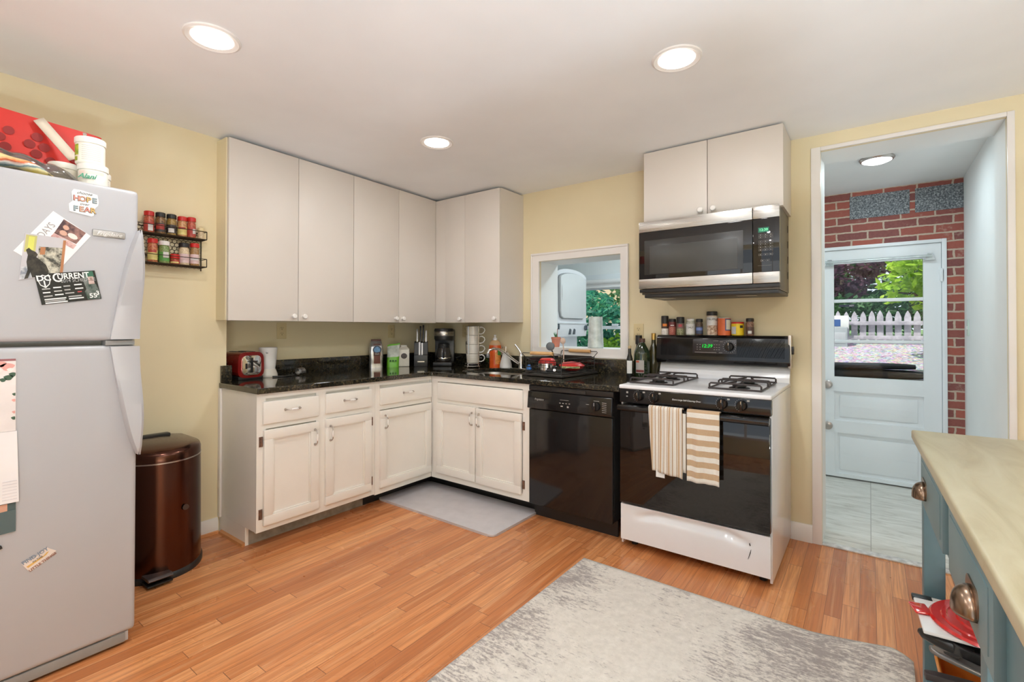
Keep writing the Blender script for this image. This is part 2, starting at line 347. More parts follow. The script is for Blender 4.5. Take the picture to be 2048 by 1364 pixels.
# baseboards, trims
w = MB().prism([(.03,0),(.046,0),(.046,.075),(.038,.09),(.03,.09)], -4.6, -1.985, 'y')
struct(w.build('baseboard_left', TRIMW))
struct(MB().prism([(.046,0),(.060,0),(.057,.010),(.046,.016)], -4.6, -1.985, 'y').build('trim_2', MATS['floor']))
w = MB().prism([(-.0,0),(-.016,0),(-.016,.085),(-.008,.10),(0,.10)], 2.80, 2.921, 'x').prism([(-.0,0),(-.016,0),(-.016,.085),(-.008,.10),(0,.10)], 3.748, 4.6, 'x')
struct(w.build('baseboard_back', TRIMW))
w = MB().box(2.921, 2.968, -.014, .0, 0, 2.268, .003).box(3.72, 3.747, -.014, .0, 0, 2.268, .003).box(2.968, 3.72, -.014, 0, 2.246, 2.268, .003)
struct(w.build('trim_1', TRIMW))
w = MB()   # mitred pass-through casing with a raised outer bead
ox0, ox1, oz0, oz1, ix0, ix1, iz0, iz1 = .970, 1.809, 1.008, 1.835, 1.044, 1.748, 1.078, 1.770
for P in ([(ox0,oz1),(ox1,oz1),(ix1,iz1),(ix0,iz1)], [(ox0,oz0),(ox0,oz1),(ix0,iz1),(ix0,iz0)], [(ox1,oz0),(ox1,oz1),(ix1,iz1),(ix1,iz0)], [(ox0,oz0),(ox1,oz0),(ix1,iz0),(ix0,iz0)]):
    w.prism(P, -.014, 0, 'y')
for a,b,c,d in ((ox0,ox1,oz1-.016,oz1),(ox0,ox1,oz0,oz0+.016),(ox0,ox0+.016,oz0+.016,oz1-.016),(ox1-.016,ox1,oz0+.016,oz1-.016)): w.box(a,b,-.022,-.014,c,d,.003)
struct(w.build('window_1', TRIMW))
# ------------------------------------------------------------------ back porch / laundry beyond the wall
struct(MB().box(.1, 3.85, .0, 1.75, -.06, 0.0).build('floor_porch', MATS['tile']))
struct(MB().box(2.968, 3.72, -.012, .045, 0, .008, .003).build('trim_3', flat('marble_sill', (.62,.62,.61), .25, var=.3, nscale=30)))
struct(MB().box(.1, 3.95, .28, 1.80, 2.34, 2.46).build('ceiling_porch', MATS['porch_white']))
struct(MB().box(3.745, 3.85, .28, 1.80, 0, 2.36).build('wall_porch_right', MATS['porch_white']))
struct(MB().box(.0, .15, .28, 1.80, 0, 2.36).build('wall_porch_left', MATS['porch_white']))
w = MB()
for a,b,c,d in ((2.25,2.79,0,2.36),(2.79,3.65,1.902,2.36),(3.65,3.755,0,2.36)): w.box(a,b,1.53,1.73,c,d)
bw = struct(w.build('wall_brick', MATS['brick']))
for x0,x1 in ((3.062,3.440),(3.472,3.744)): MB().box(x0,x1,1.524,1.532,2.118,2.302,.002).build('concrete_block', MATS['block'], bw)
w = MB()
for a,b,c,d in ((.0,.30,0,2.36),(.30,1.95,0,.80),(.30,1.95,1.70,2.36),(1.95,2.25,0,2.36)): w.box(a,b,1.53,1.73,c,d)
struct(w.build('wall_laundry', MATS['porch_white']))
w = MB()
w.box(.22,2.03,1.512,1.53,1.70,1.815,.004).box(.22,.30,1.512,1.53,.80,1.70).box(1.95,2.03,1.512,1.53,.80,1.70).box(.20,2.05,1.49,1.53,.76,.80,.004)
for a,b in ((.30,1.125),(1.125,1.95)):
    w.box(a,a+.045,1.56,1.60,.80,1.70).box(b-.045,b,1.56,1.60,.80,1.70).box(a+.045,b-.045,1.56,1.60,1.655,1.70).box(a+.045,b-.045,1.56,1.60,.80,.85).box(a+.045,b-.045,1.55,1.60,1.221,1.256)
w2_ = struct(w.build('window_2', PTRIM))
for a in (.345, 1.17): MB().box(a,a+.735,1.578,1.582,.85,1.655).build('glass_pane', PGLASS, w2_)
MB().box(.96,1.03,1.535,1.555,1.256,1.278,.004).build('sash_lock', PTRIM, w2_)
b = thing('roller_blind', 'rolled-up white roller blind across the top of the laundry window', 'blind', (1.12,1.50,1.70))
MB().cyl((-.80,0,.035), .026, 1.6, 'x').build('roll', WHITEP, b); MB().box(-.79,.79,.004,.008,-.02,.03).build('fabric', WHITEP, b); MB().cyl((-.79,.006,-.026), .008, 1.58, 'x', 10).build('hem_bar', WHITEP, b)
# back door
dl, dr, yb, yf = 2.815, 3.622, 1.575, 1.535
w = MB().box(2.79,2.815,1.515,1.60,0,1.902,.003).box(3.622,3.650,1.515,1.60,0,1.902,.003).box(2.815,3.622,1.515,1.60,1.876,1.902,.003)
struct(w.build('trim_4', PTRIM))
gx0, gx1, gz0, gz1 = 2.952, 3.517, .832, 1.763
w = MB().box(dl,gx0,yf,yb,.012,1.874).box(gx1,dr-.002,yf,yb,.012,1.874).box(gx0,gx1,yf,yb,gz1,1.874)
zs = [(.712,gz0), (.372,.474), (.012,.040)]
for a,b in zs: w.box(gx0,gx1,yf,yb,a,b)
w.box(gx0,gx1,yf+.014,yb,.474,.712).box(gx0,gx1,yf+.014,yb,.04,.372)
w.prism([(gx0,.372),(gx0+.02,.372),(gx0+.02,.04),(gx0,.04)], yf+.007, yf+.014, 'y')
for a,b in ((.474,.712),(.04,.372)):
    w.box(gx0+.035,gx1-.035,yf+.008,yf+.014,a+.03,b-.03,.004)
    w.box(gx0+.035,gx1-.035,yf+.0075,yf+.0085,(a+b)/2-.002,(a+b)/2+.002)
for z in (1.126,1.457): w.box(gx0,gx1,yf+.003,yb-.003,z-.013,z+.013,.003)
door = struct(w.build('door_1', PTRIM))
for a,b in ((gz0,1.113),(1.139,1.444),(1.470,gz1)): MB().box(gx0,gx1,1.553,1.557,a,b).build('glass_pane', PGLASS, door)
st = MB().box(2.985,3.052,1.5515,1.553,1.408,1.426).box(3.052,3.09,1.5512,1.553,1.405,1.429).build('security_sticker', flat('sticker_dark', (.035,.04,.07), .4), door)
text('ADT', .016, (3.071,1.5508,1.417), '-y', WHITE, door, 'sticker_lettering')
for z,nm in ((.765,'door_knob'),(.424,'lower_lock')):
    k = MB().lathe([(.034,0),(.034,.004),(.028,.008),(.013,.012),(.013,.03)] + ([(.026,.034),(.030,.045),(.024,.056),(0,.058)] if nm=='door_knob' else [(.017,.032),(.016,.036),(0,.037)]), M=Matrix.Translation((2.906,yf,z)) @ Matrix.Rotation(PI/2,4,'X')).build(nm, NICKEL, door)
for z in (1.63,.30): MB().box(3.612,3.634,1.515,1.535,z-.045,z+.045,.002).cyl((3.623,1.513,z-.05),.006,.10,'z',10).build('hinge', PTRIM, door)
r = thing('curtain_rod', 'clear acrylic curtain rod across the top of the glazed back door', 'curtain rod', (3.23,1.49,1.776))
ACR = glass('acrylic_clear', (.92,.97,.97), .12, haze=.35)
MB().cyl((-.335,0,0), .011, .67, 'x', 14).build('rod', ACR, r)
for x in (-.305,.325): MB().prism([(-.03,-.03),(.03,-.03),(.014,.022),(-.014,.022)], .012, .044, 'y', M=Matrix.Translation((x,0,0))).build('bracket', ACR, r)
# ------------------------------------------------------------------ lamps
def downlight(x, y, label, grp='recessed ceiling lights of the kitchen'):
    z = ceil_z(y); t = thing('recessed_light', label, 'ceiling light', (x,y,z), 0, grp)
    MB().lathe([(.074,-.004),(.092,-.010),(.100,-.006),(.101,0),(.074,0)], n=40).build('trim_ring', WHITEP, t)
    MB().lathe([(.073,-.002),(.073,-.006),(0,-.0065)], n=40).build('lens', emis('lamp_lens', (1,.94,.85), 14), t)
    l = bpy.data.lights.new('downlight', 'AREA'); l.shape = 'DISK'; l.size = .15; l.energy = LAMP_W; l.color = (.97,.99,1)
    o = bpy.data.objects.new('downlight', l); COL.objects.link(o); o.location = (x,y,z-.014)
downlight(1.102,-2.447,'recessed ceiling light nearest the refrigerator')
downlight(1.080,-1.193,'recessed ceiling light in front of the white corner wall cabinets')
downlight(2.545,-1.240,'recessed ceiling light in front of the microwave and doorway')
for x, y in ((2.55,-2.45),(1.1,-3.8),(2.55,-3.8)): downlight(x,y,'recessed ceiling light added behind the viewpoint to brighten the room, unseen')  # extra downlights added out of view to raise the room brightness
for x, y in ((4.4,-3.4),(4.4,-4.3),(3.9,-4.35)):
    t = thing('fill_uplight', 'black floor uplight can added behind the viewpoint to brighten the ceiling, unseen', 'uplight', (x,y,0), 0, 'added fill uplights behind the viewpoint')  # invented fill lights, aimed up to brighten the ceiling
    MB().lathe([(.09,0),(.09,.30),(.082,.30),(.082,.03),(0,.03)], n=28).build('can', BLACKP, t)
    l = bpy.data.lights.new('uplight', 'AREA'); l.shape = 'DISK'; l.size = .15; l.energy = UP_W; l.color = (.78,.88,1)
    o = bpy.data.objects.new('uplight', l); COL.objects.link(o); o.location = (x,y,.275); o.rotation_euler = Vector((-.25,.40,1)).to_track_quat('-Z','Y').to_euler()
t = thing('flush_light', 'round flush ceiling light on the porch ceiling beyond the doorway', 'ceiling light', (3.231,.66,2.34))
MB().lathe([(.092,0),(.095,-.008),(.088,-.018),(.080,-.02),(.080,0)], n=40).build('rim', NICKEL, t)
MB().lathe([(.080,-.012),(.075,-.022),(.05,-.032),(0,-.036)], n=40).build('diffuser', emis('porch_lens', (1,.98,.95), 10), t)
l = bpy.data.lights.new('porch_lamp', 'AREA'); l.shape = 'DISK'; l.size = .15; l.energy = 6; l.color = (.76,.93,1)
o = bpy.data.objects.new('porch_lamp', l); COL.objects.link(o); o.location = (3.231,.66,2.295)
t = thing('flush_light', 'made-up round ceiling light brightening the laundry end of the porch, hidden above the pass-through', 'ceiling light', (1.75,.85,2.34))  # unseen lamp added to brighten the laundry end
MB().lathe([(.115,0),(.115,-.02),(.10,-.03),(0,-.032)], n=32).build('diffuser', emis('porch_lens', (1,.98,.95), 10), t)
l = bpy.data.lights.new('laundry_fill_lamp', 'AREA'); l.shape = 'DISK'; l.size = .2; l.energy = 9.5; l.color = (.76,.93,1)
o = bpy.data.objects.new('laundry_fill_lamp', l); COL.objects.link(o); o.location = (1.75,.85,2.295)
# ================================================================== wall cabinets
def knob(p, d, parent, mat=PORC):
    M = Matrix.Translation(p) @ {'+x': Matrix.Rotation(PI/2,4,'Y'), '-y': Matrix.Rotation(PI/2,4,'X')}[d]
    MB().lathe([(.009,0),(.007,.006),(.009,.012),(.0155,.018),(.017,.024),(.013,.031),(0,.033)], n=16, M=M).build('knob', mat, parent)
UB = 1.278
def upL(ya, yb, split, label):
    t = thing('wall_cabinet', label, 'cabinet', (0,0,0), 0, 'white wall cabinets around the corner')
    za, zb = ceil_z(ya)-.014, ceil_z(yb)-.016
    if ya < -1.9: za, zb = 2.353, 2.342
    else: za, zb = 2.342, 2.330
    MB().hexa([(-.233,ya+.001,UB),(.155,ya+.001,UB),(.155,yb-.001,UB),(-.233,yb-.001,UB),(-.233,ya+.001,za),(.155,ya+.001,za),(.155,yb-.001,zb),(-.233,yb-.001,zb)] if ya > -1.9 else
        [(.032,ya+.001,UB),(.155,ya+.001,UB),(.155,yb-.001,UB),(.032,yb-.001,UB),(.032,ya+.001,za),(.155,ya+.001,za),(.155,yb-.001,zb),(.032,yb-.001,zb)]).build('carcass', CAB, t)
    if ya < -1.9:
        MB().box(-.233,.032,-1.938,yb-.001,UB,zb).build('carcass', CAB, t)
        MB().box(.031,.156,ya-.007,ya,UB-.002,za).build('filler_panel', MATS['wall_yellow'], t, smooth=0)
    for a, b, k in ((ya,split,1),(split,yb,0)):
        s0 = za + (zb-za)*(a-ya)/(yb-ya); s1 = za + (zb-za)*(b-ya)/(yb-ya)
        d = MB().hexa([(.156,a+.0018,UB-.004),(.175,a+.0018,UB-.004),(.175,b-.0018,UB-.004),(.156,b-.0018,UB-.004),(.156,a+.0018,s0),(.175,a+.0018,s0),(.175,b-.0018,s1),(.156,b-.0018,s1)], .0012).build('door', CAB, t)
        knob((.175,(b-.036) if k else (a+.036),UB+.028), '+x', d)
    return t
upL(-1.994,-1.140,-1.562,'tall white two-door wall cabinet at the end nearest the refrigerator')
upL(-1.140,-.312,-.721,'tall white two-door wall cabinet above the coffee bag and knife block')
t = thing('wall_cabinet', 'white two-door wall cabinet above the mug rack, beside the pass-through window', 'cabinet', (0,0,0), 0, 'white wall cabinets around the corner')
MB().box(.176,.882,-.302,-.001,UB,2.328).build('carcass', CAB, t)
MB().box(.177,.298,-.315,-.302,UB,2.326).build('filler_panel', CAB, t)
for a,b in ((.300,.518),(.520,.882)):
    d = MB().box(a,b,-.321,-.303,UB-.003,2.325,.0012).build('door', CAB, t); knob((b-.040,-.321,UB+.028), '-y', d)
t = thing('wall_cabinet', 'short white two-door wall cabinet above the microwave', 'cabinet', (0,0,0))
MB().box(2.045,2.820,-.304,-.001,1.89,2.338).build('carcass', CAB, t)
for a,b,k in ((2.045,2.4275,1),(2.4315,2.820,0)):
    d = MB().box(a,b,-.322,-.305,1.893,2.336,.0012).build('door', CAB, t); knob((b-.034 if k else a+.034,-.322,1.925), '-y', d)
# ================================================================== base cabinets
def pull(parent, c, d, vert):
    """bar pull with a porcelain middle: c centre on the face, d facing"""
    hx = .043; pts = [(-hx,0,0),(-hx,0,.014),(-hx+.012,0,.026),(-.018,0,.028)]
    if vert: M = Matrix.Rotation(-PI/2,4,'Z')
    else: M = Matrix.Identity(4)
    B = Matrix.Translation(c) @ FACE[d] @ M
    p = MB(); full = pts + [(-.012,0,.028),(.012,0,.028)] + [(-x,y,z) for x,y,z in pts[::-1]]
    p.tube([B @ Vector(q) for q in full], [.008,.0034,.0032,.0032,.003,.003,.0032,.0032,.0034,.008], 8)
    h = p.build('handle', NICKEL, parent)
    MB().tube([B @ Vector((x,0,.028)) for x in (-.020,-.012,0,.012,.020)], [.0035,.0056,.0062,.0056,.0035], 10).build('handle_grip', PORC, h)
def panel_door(parent, a, b, z0, z1, face, mat=PAINT):
    fr = .052
    m = MB()
    if face == '+x':
        X = .509; f = lambda u0,u1,w0,w1,d0,d1,bv=0: m.box(.4905+d0,.4905+d1,u0,u1,w0,w1,bv)
    else: f = lambda u0,u1,w0,w1,d0,d1,bv=0: m.box(u0,u1,-.6655-d1,-.6655-d0,w0,w1,bv)
    f(a,b,z0,z0+fr,0,.019,.003); f(a,b,z1-fr,z1,0,.019,.003); f(a,a+fr,z0+fr,z1-fr,0,.019,.002); f(b-fr,b,z0+fr,z1-fr,0,.019,.002); f(a+fr-.002,b-fr+.002,z0+fr-.002,z1-fr+.002,0,.005)
    i0,i1,j0,j1 = a+fr,b-fr,z0+fr,z1-fr
    for u0,u1,w0,w1 in ((i0,i1,j0,j0+.009),(i0,i1,j1-.009,j1),(i0,i0+.009,j0+.009,j1-.009),(i1-.009,i1,j0+.009,j1-.009)): f(u0,u1,w0,w1,.005,.012,.003)
    return m.build('door', mat, parent)
def drawer(parent, a, b, z0, z1, face, name='drawer'):
    m = MB()
    if face == '+x': m.box(.4905,.508,a,b,z0,z1,.006,2)
    else: m.box(a,b,-.683,-.6655,z0,z1,.006,2)
    return m.build(name, PAINT, parent)
def hinge(parent, c, face):
    m = MB(); x,y,z = c
    if face == '+x': m.box(x,x+.003,y-.010,y+.010,z-.028,z+.028,.001).cyl((x+.005,y,z-.026),.005,.052,'z',10)
    else: m.box(x-.010,x+.010,y-.003,y,z-.028,z+.028,.001).cyl((x,y-.005,z-.026),.005,.052,'z',10)
    m.build('hinge', RUST, parent)
A = thing('base_cabinet', 'white painted base cabinet with two drawers and two doors, end nearest the trash can', 'cabinet')
MB().box(.031,.472,-1.974,-1.19,.105,.866).build('carcass', PAINT, A)
f = MB()
for a,b,c,d in ((-1.975,-1.925,.103,.866),(-1.622,-1.556,.103,.866),(-1.235,-1.19,.103,.866),(-1.925,-1.622,.836,.866),(-1.925,-1.622,.103,.142),(-1.925,-1.622,.668,.705),(-1.556,-1.235,.836,.866),(-1.556,-1.235,.103,.142),(-1.556,-1.235,.668,.705)): f.box(.472,.490,a,b,c,d)
f.build('face_frame', PAINT, A)
MB().box(.031,.36,-1.974,-1.955,0,.104).build('end_panel_foot', PAINT, A); MB().box(.345,.36,-1.955,-1.19,0,.104).build('toe_kick', flat('toe_kick_old', (.30,.27,.23), .7, var=.3), A)
MB().prism([(-1.974,0),(-1.992,0),(-1.989,.014),(-1.974,.02)], .062, .36, 'x').build('shoe_moulding', flat('shoe_orange',(.55,.24,.09),.4), A)
MB().box(.031,.060,-1.986,-1.974,.095,.866,.002).build('filler_strip', TRIMW, A)
d = drawer(A,-1.946,-1.612,.696,.820,'+x'); pull(d,(.508,-1.78,.764),'+x',0)
d = drawer(A,-1.564,-1.225,.702,.822,'+x'); pull(d,(.508,-1.395,.770),'+x',0)
d = panel_door(A,-1.942,-1.612,.136,.662,'+x'); pull(d,(.5095,-1.640,.575),'+x',1)
d = panel_door(A,-1.566,-1.228,.141,.667,'+x'); pull(d,(.5095,-1.536,.580),'+x',1)
for z in (.60,.20): hinge(A,(.490,-1.953,z),'+x'); hinge(A,(.490,-1.217,z),'+x')
A = thing('base_cabinet', 'white painted base cabinet with one drawer and one door, in the inner corner', 'cabinet')
MB().box(-.20,.472,-1.188,-.668,.105,.866).build('carcass', PAINT, A)
f = MB()
for a,b,c,d in ((-1.188,-1.150,.095,.866),(-.672,-.666,.095,.866),(-1.150,-.672,.836,.866),(-1.150,-.672,.095,.142),(-1.150,-.672,.668,.705)): f.box(.472,.490,a,b,c,d)
f.build('face_frame', PAINT, A); MB().box(.345,.36,-1.188,-.53,0,.104).build('toe_kick', BLACKP, A)
d = drawer(A,-1.154,-.676,.703,.817,'+x'); pull(d,(.508,-.91,.768),'+x',0)
d = panel_door(A,-1.154,-.680,.137,.662,'+x'); pull(d,(.5095,-1.115,.585),'+x',1)
for z in (.57,.22): hinge(A,(.490,-.672,z),'+x')
A = thing('base_cabinet', 'white painted sink base cabinet with two doors, beside the black dishwasher', 'cabinet')
MB().box(.492,1.402,-.647,-.645,.105,.866).box(.492,1.402,-.647,-.30,.105,.125).box(1.39,1.402,-.647,-.02,.105,.866).build('carcass', PAINT, A)
f = MB()
for a,b,c,d in ((.492,.560,.095,.866),(1.350,1.404,.095,.866),(.560,1.350,.826,.866),(.560,1.350,.095,.142),(.560,1.350,.668,.705),(.940,.962,.142,.668)): f.box(a,b,-.665,-.647,c,d)
f.build('face_frame', PAINT, A); MB().box(.365,1.402,-.545,-.53,0,.104).build('toe_kick', BLACKP, A)
drawer(A,.572,1.357,.697,.821,'-y','false_drawer_front')
d = panel_door(A,.563,.947,.142,.668,'-y'); pull(d,(.920,-.6845,.586),'-y',1)
d = panel_door(A,.956,1.346,.137,.664,'-y'); pull(d,(.985,-.6845,.583),'-y',1)
for z in (.585,.20): hinge(A,(1.357,-.665,z),'-y')
# ================================================================== countertop, sink, faucet
CT = .898
t = thing('countertop', 'dark speckled granite L-shaped countertop with low backsplash over the white base cabinets', 'countertop')
bm = bmesh.new()
def loop(P):
    vs = [bm.verts.new((x,y,CT)) for x,y in P]; return [bm.edges.new((vs[i],vs[(i+1)%len(vs)])) for i in range(len(vs))]
rc = [(.53+.02*(1-math.cos(a)) , -.71+.02*math.sin(a)) for a in (0,.5,1.0,1.57)]
outer = [(-.234,-1.938),(.032,-1.938),(.032,-1.982),(.515,-1.982),(.515,-.72),(.519,-.708),(.530,-.694),(.545,-.689),(2.042,-.692),(2.042,-.001),(-.234,-.001)]
hole = rrect(.64,1.185,-.555,-.115,.13,8)
es = loop(outer) + loop(hole)
bmesh.ops.triangle_fill(bm, use_beauty=True, use_dissolve=False, edges=es)
ex = bmesh.ops.extrude_face_region(bm, geom=list(bm.faces))
bmesh.ops.translate(bm, verts=[v for v in ex['geom'] if isinstance(v, bmesh.types.BMVert)], vec=(0,0,-.032))
mb = MB(); mb.b.free(); mb.b = bm; slab = mb.build('slab', MATS['granite'], t, smooth=30)
bv = slab.modifiers.new('edge', 'BEVEL'); bv.width = .004; bv.segments = 2; bv.limit_method = 'ANGLE'; bv.angle_limit = 1.0
for lab_, args in (('dark granite backsplash strip along the wall behind the toaster, bag and canister',[(-.234,-.215,-1.914,-.02)]),('dark granite backsplash strip under the pass-through window and behind the sink',[(-.214,2.03,-.020,-.001)]),('short dark granite side splash at the toaster end of the countertop',[(-.214,.050,-1.937,-1.915),(.0315,.050,-1.975,-1.937)])):
    w = MB()
    for q in args: w.box(*q,CT+.0005,1.0,.002)
    tag(w.build('backsplash', MATS['granite']), lab_, 'backsplash')
s = thing('sink', 'undermounted stainless steel sink in the dark granite countertop', 'sink', (.9125,-.335,.866))
def sink_fn(u, v):
    P = SK[int(round(u*len(SK))) % len(SK)]; L = [(1.02,1.02,0),(1.0,1.0,0),(.985,.985,-.02),(.97,.97,-.13),(.90,.88,-.165),(.5,.5,-.17),(0.03,.03,-.172)]
    a,b,z = L[int(round(v*(len(L)-1)))]; return (P[0]*a, P[1]*b, z)
SK = [(x-.9125, y+.335) for x,y in rrect(.637,1.188,-.558,-.112,.13,8)]
MB().grid(sink_fn, len(SK), 7, True).build('basin', MATS['stainless'], s, smooth=60)
MB().lathe([(.045,-.170),(.045,-.166),(.03,-.166),(.025,-.170)], n=24).build('drain', CHROME, s)
f = thing('faucet', 'chrome single-lever kitchen faucet behind the sink', 'faucet', (.905,-.062,CT))
MB().box(-.13,.11,-.026,.026,0,.006,.003).build('base_plate', CHROME, f)
MB().lathe([(.022,.006),(.021,.02),(.0185,.05),(.0185,.10),(.016,.122),(.008,.132),(0,.133)], n=24).build('body', CHROME, f)
sp = [(-.006,-.006,.035),(-.05,-.06,.085),(-.085,-.115,.135),(-.11,-.155,.162),(-.135,-.195,.168),(-.152,-.225,.155),(-.158,-.235,.13)]
MB().tube(sp, [.012,.0115,.011,.0105,.0105,.0105,.0105], 12).build('spout', CHROME, f)
MB().lathe([(.0135,0),(.0165,.006),(.0165,.028),(.012,.034),(0,.034)], c=(-.158,-.236,.096), n=18).build('aerator', flat('aerator_grey', (.25,.25,.25), .3, .6), f)
MB().tube([(0,0,.125),(-.012,-.004,.150),(-.035,-.012,.180),(-.05,-.016,.198)], [.006,.0055,.006,.008], 10).build('lever', CHROME, f)
# ================================================================== dishwasher
D = thing('dishwasher', 'black built-in dishwasher with a dial between the sink cabinet and the range', 'dishwasher', (1.70,-.665,0))
MB().box(-.292,.294,.012,.55,.10,.864).build('body', BLACKP, D)
MB().box(-.292,.294,-.012,.012,.095,.708,.006).build('door', BLACK, D)
MB().hexa([(-.296,-.030,.715),(.296,-.030,.715),(.296,.012,.715),(-.296,.012,.715),(-.296,-.018,.825),(.296,-.018,.825),(.296,.012,.825),(-.296,.012,.825)], .006).build('control_panel', BLACK, D)
MB().box(-.296,.296,-.006,.012,.828,.860,.002).build('top_rail', BLACKP, D)
w = MB()
for i in range(5): w.box(-.285,-.13,-.0095,-.006,.833+i*.005,.8355+i*.005)
w.build('vent_slats', DARKG, D); MB().box(-.07,.12,-.012,-.006,.830,.853,.002).build('latch_recess', DARKG, D)
dial = MB().lathe([(.028,0),(.027,.012),(.024,.016),(0,.016)], n=28, M=Matrix.Translation((.195,-.024,.770)) @ Matrix.Rotation(PI/2,4,'X')).box(.190,.200,-.052,-.038,.745,.795,.002).build('dial', BLACK, D)
MB().box(.193,.197,-.0535,-.052,.775,.794).build('dial_mark', CHROME, dial)
TG = flat('panel_print_grey', (.38,.36,.33), .5)
PF = Matrix.Rotation(math.atan2(.012,.11)*-1,4,'X') @ FACE['-y']
text('Frigidaire', .018, (-.205,-.0265,.776), '-y', TG, D, 'badge_lettering', shear=.3)
MT = MB()
for i in range(4): MT.box(-.055+i*.022,-.045+i*.022,-.0275,-.0262,.765,.769)
MT.box(-.05,.012,-.0265,-.0255,.786,.7875).box(-.045,-.03,-.0275,-.0265,.745,.752).box(.0,.012,-.0275,-.0265,.742,.752)
for i in range(6): MT.box(.235,.262,-.0275,-.0255,.738+i*.011,.7405+i*.011)
MT.box(.13,.15,-.0275,-.0262,.775,.777).box(.18,.215,-.0265,-.0255,.80,.8025); MT.build('panel_print', TG, D)
MB().box(-.294,.294,.06,.08,0,.095).build('toe_kick', BLACKP, D)
# ================================================================== gas range
R_ = thing('gas_range', 'white four-burner gas range with black glass oven door', 'range', (2.436,0,0))
hw = .381
for sg in (-1,1): MB().box(sg*hw-(.012 if sg>0 else 0), sg*hw+(.012 if sg<0 else 0), -.690,-.03,.02,.892,.003).build('side_panel', APPW, R_)
MB().box(-hw+.013,hw-.013,-.66,-.03,.06,.80).build('body', APPW, R_)
for sg in (-1,1):
    for y in (-.62,-.08): MB().cyl((sg*.33,y,0),.018,.06,'z',12).build('foot', BLACKP, R_)
w = MB().box(-hw-.002,hw+.002,-.722,-.075,.892,.914,.008,3)
w.build('cooktop', APPW, R_)
MB().prism([(-.075,.895),(-.075,.94),(-.052,.978),(-.045,1.0),(-.02,1.0),(-.02,.895)], -hw, hw, 'x', .003).build('cooktop_riser', APPW, R_)
MB().hexa([(-hw,-.716,.815),(hw,-.716,.815),(hw,-.68,.815),(-hw,-.68,.815),(-hw,-.712,.890),(hw,-.712,.890),(hw,-.68,.890),(-hw,-.68,.890)], .004).build('control_panel', BLACK, R_)
def dialknob(parent, x, y, z, r=.025, name='knob'):
    M = Matrix.Translation((x,y,z)) @ Matrix.Rotation(PI/2,4,'X')
    k = MB().lathe([(r,0),(r,.005),(r*.86,.012),(r*.8,.018),(0,.018)], n=28, M=M).box(x-.006,x+.006,y-.031,y-.016,z-r*.95,z+r*.95,.003).build(name, BLACK, parent)
    MB().box(x-.0015,x+.0015,y-.0322,y-.031,z+r*.35,z+r*.9).build('knob_mark', CHROME, k); return k
for x in (-.267,-.179,.165,.254): dialknob(R_, x, -.715, .856)
w = MB()
for x in (-.267,-.179,.165,.254):
    w.box(x+.022,x+.034,-.7175,-.7145,.876,.884)
    for i in range(9):
        a = PI*(.55+.1*i); w.box(x+.031*math.cos(a)-.001,x+.031*math.cos(a)+.001,-.7185,-.715,.856+.031*math.sin(a)-.0012,.856+.031*math.sin(a)+.0012)
w.box(-.340,-.330,-.718,-.715,.868,.878).box(-.340,-.332,-.718,-.715,.848,.854); w.build('panel_print', TG, R_)
text('Extra Large Self-Cleaning Oven', .0115, (-.012,-.7165,.855), '-y', WHITE, R_, 'panel_lettering', shear=.25)
od = MB().box(-hw+.004,hw-.004,-.722,-.662,.262,.805,.006).build('oven_door', BLACKG, R_)
MB().prism([(-.722,.806),(-.722,.780),(-.748,.772),(-.764,.780),(-.764,.800),(-.748,.808)], -hw+.004, hw-.004, 'x', .004).build('door_handle', BLACK, od)
MB().box(-hw+.006,hw-.006,-.7225,-.719,.258,.266,.001).build('lower_trim', BLACKP, od)
dw_ = MB()
def drw(u, v):
    x = -hw+.006 + (2*hw-.012)*u; z = .052 + .194*v
    d = -.712
    t = (z-.185)/.03; k = max(0, 1-abs(x)/.31) 
    if v > .55 and k > 0: d += .020*min(1,k*3)*math.exp(-((z-.215+.03*(1-min(1,k*2.2)))/.020)**2)
    return (x, d, z)
dw_.grid(drw, 60, 40).box(-hw+.006,hw-.006,-.690,-.66,.052,.246)
dw_.box(-hw+.006,hw-.006,-.712,-.690,.246,.2475).box(-hw+.006,hw-.006,-.712,-.690,.0505,.052).box(-hw+.0055,-hw+.006,-.712,-.690,.052,.246).box(hw-.006,hw-.0055,-.712,-.690,.052,.246)
dr_ = dw_.build('storage_drawer', APPW, R_, smooth=50)
MB().tube([(.285,-.7135,.196),(.288,-.7135,.185)],.0022,6).tube([(.292,-.7135,.168),(.288,-.7135,.150),(.278,-.7135,.118)],[.0008,.002,.0008],6).build('scratch', DARKG, dr_)
# backguard
bg = MB().prism([(-.095,1.005),(-.112,1.03),(-.096,1.172),(-.080,1.187),(-.02,1.187),(-.02,1.005)], -hw-.010, hw+.008, 'x', .006).build('backguard', BLACK, R_)
sl_ = math.atan2(.016,.142); BM = lambda x,z,off=0: (x, -.112+.016*(z-1.03)/.142-off, z)
MB().hexa([BM(-hw+.02,1.055,0),BM(hw-.02,1.055,0),(hw-.02,-.09,1.055),(-hw+.02,-.09,1.055),BM(-hw+.02,1.168,0),BM(hw-.02,1.168,0),(hw-.02,-.085,1.168),(-hw+.02,-.085,1.168)]).build('backguard_face', flat('backguard_panel', (.028,.028,.032), .16), bg)
MB().hexa([BM(-.155,1.072,.003),BM(.105,1.072,.003),BM(.105,1.072,-.01),BM(-.155,1.072,-.01),BM(-.155,1.162,.003),BM(.105,1.162,.003),BM(.105,1.162,-.01),BM(-.155,1.162,-.01)], .002).build('clock_panel', flat('clock_panel_plastic', (.02,.015,.016), .25), bg)
TILT = Matrix.Rotation(-sl_,4,'X') @ FACE['-y']
LED = emis('led_green', (.03,.95,.10), .9)
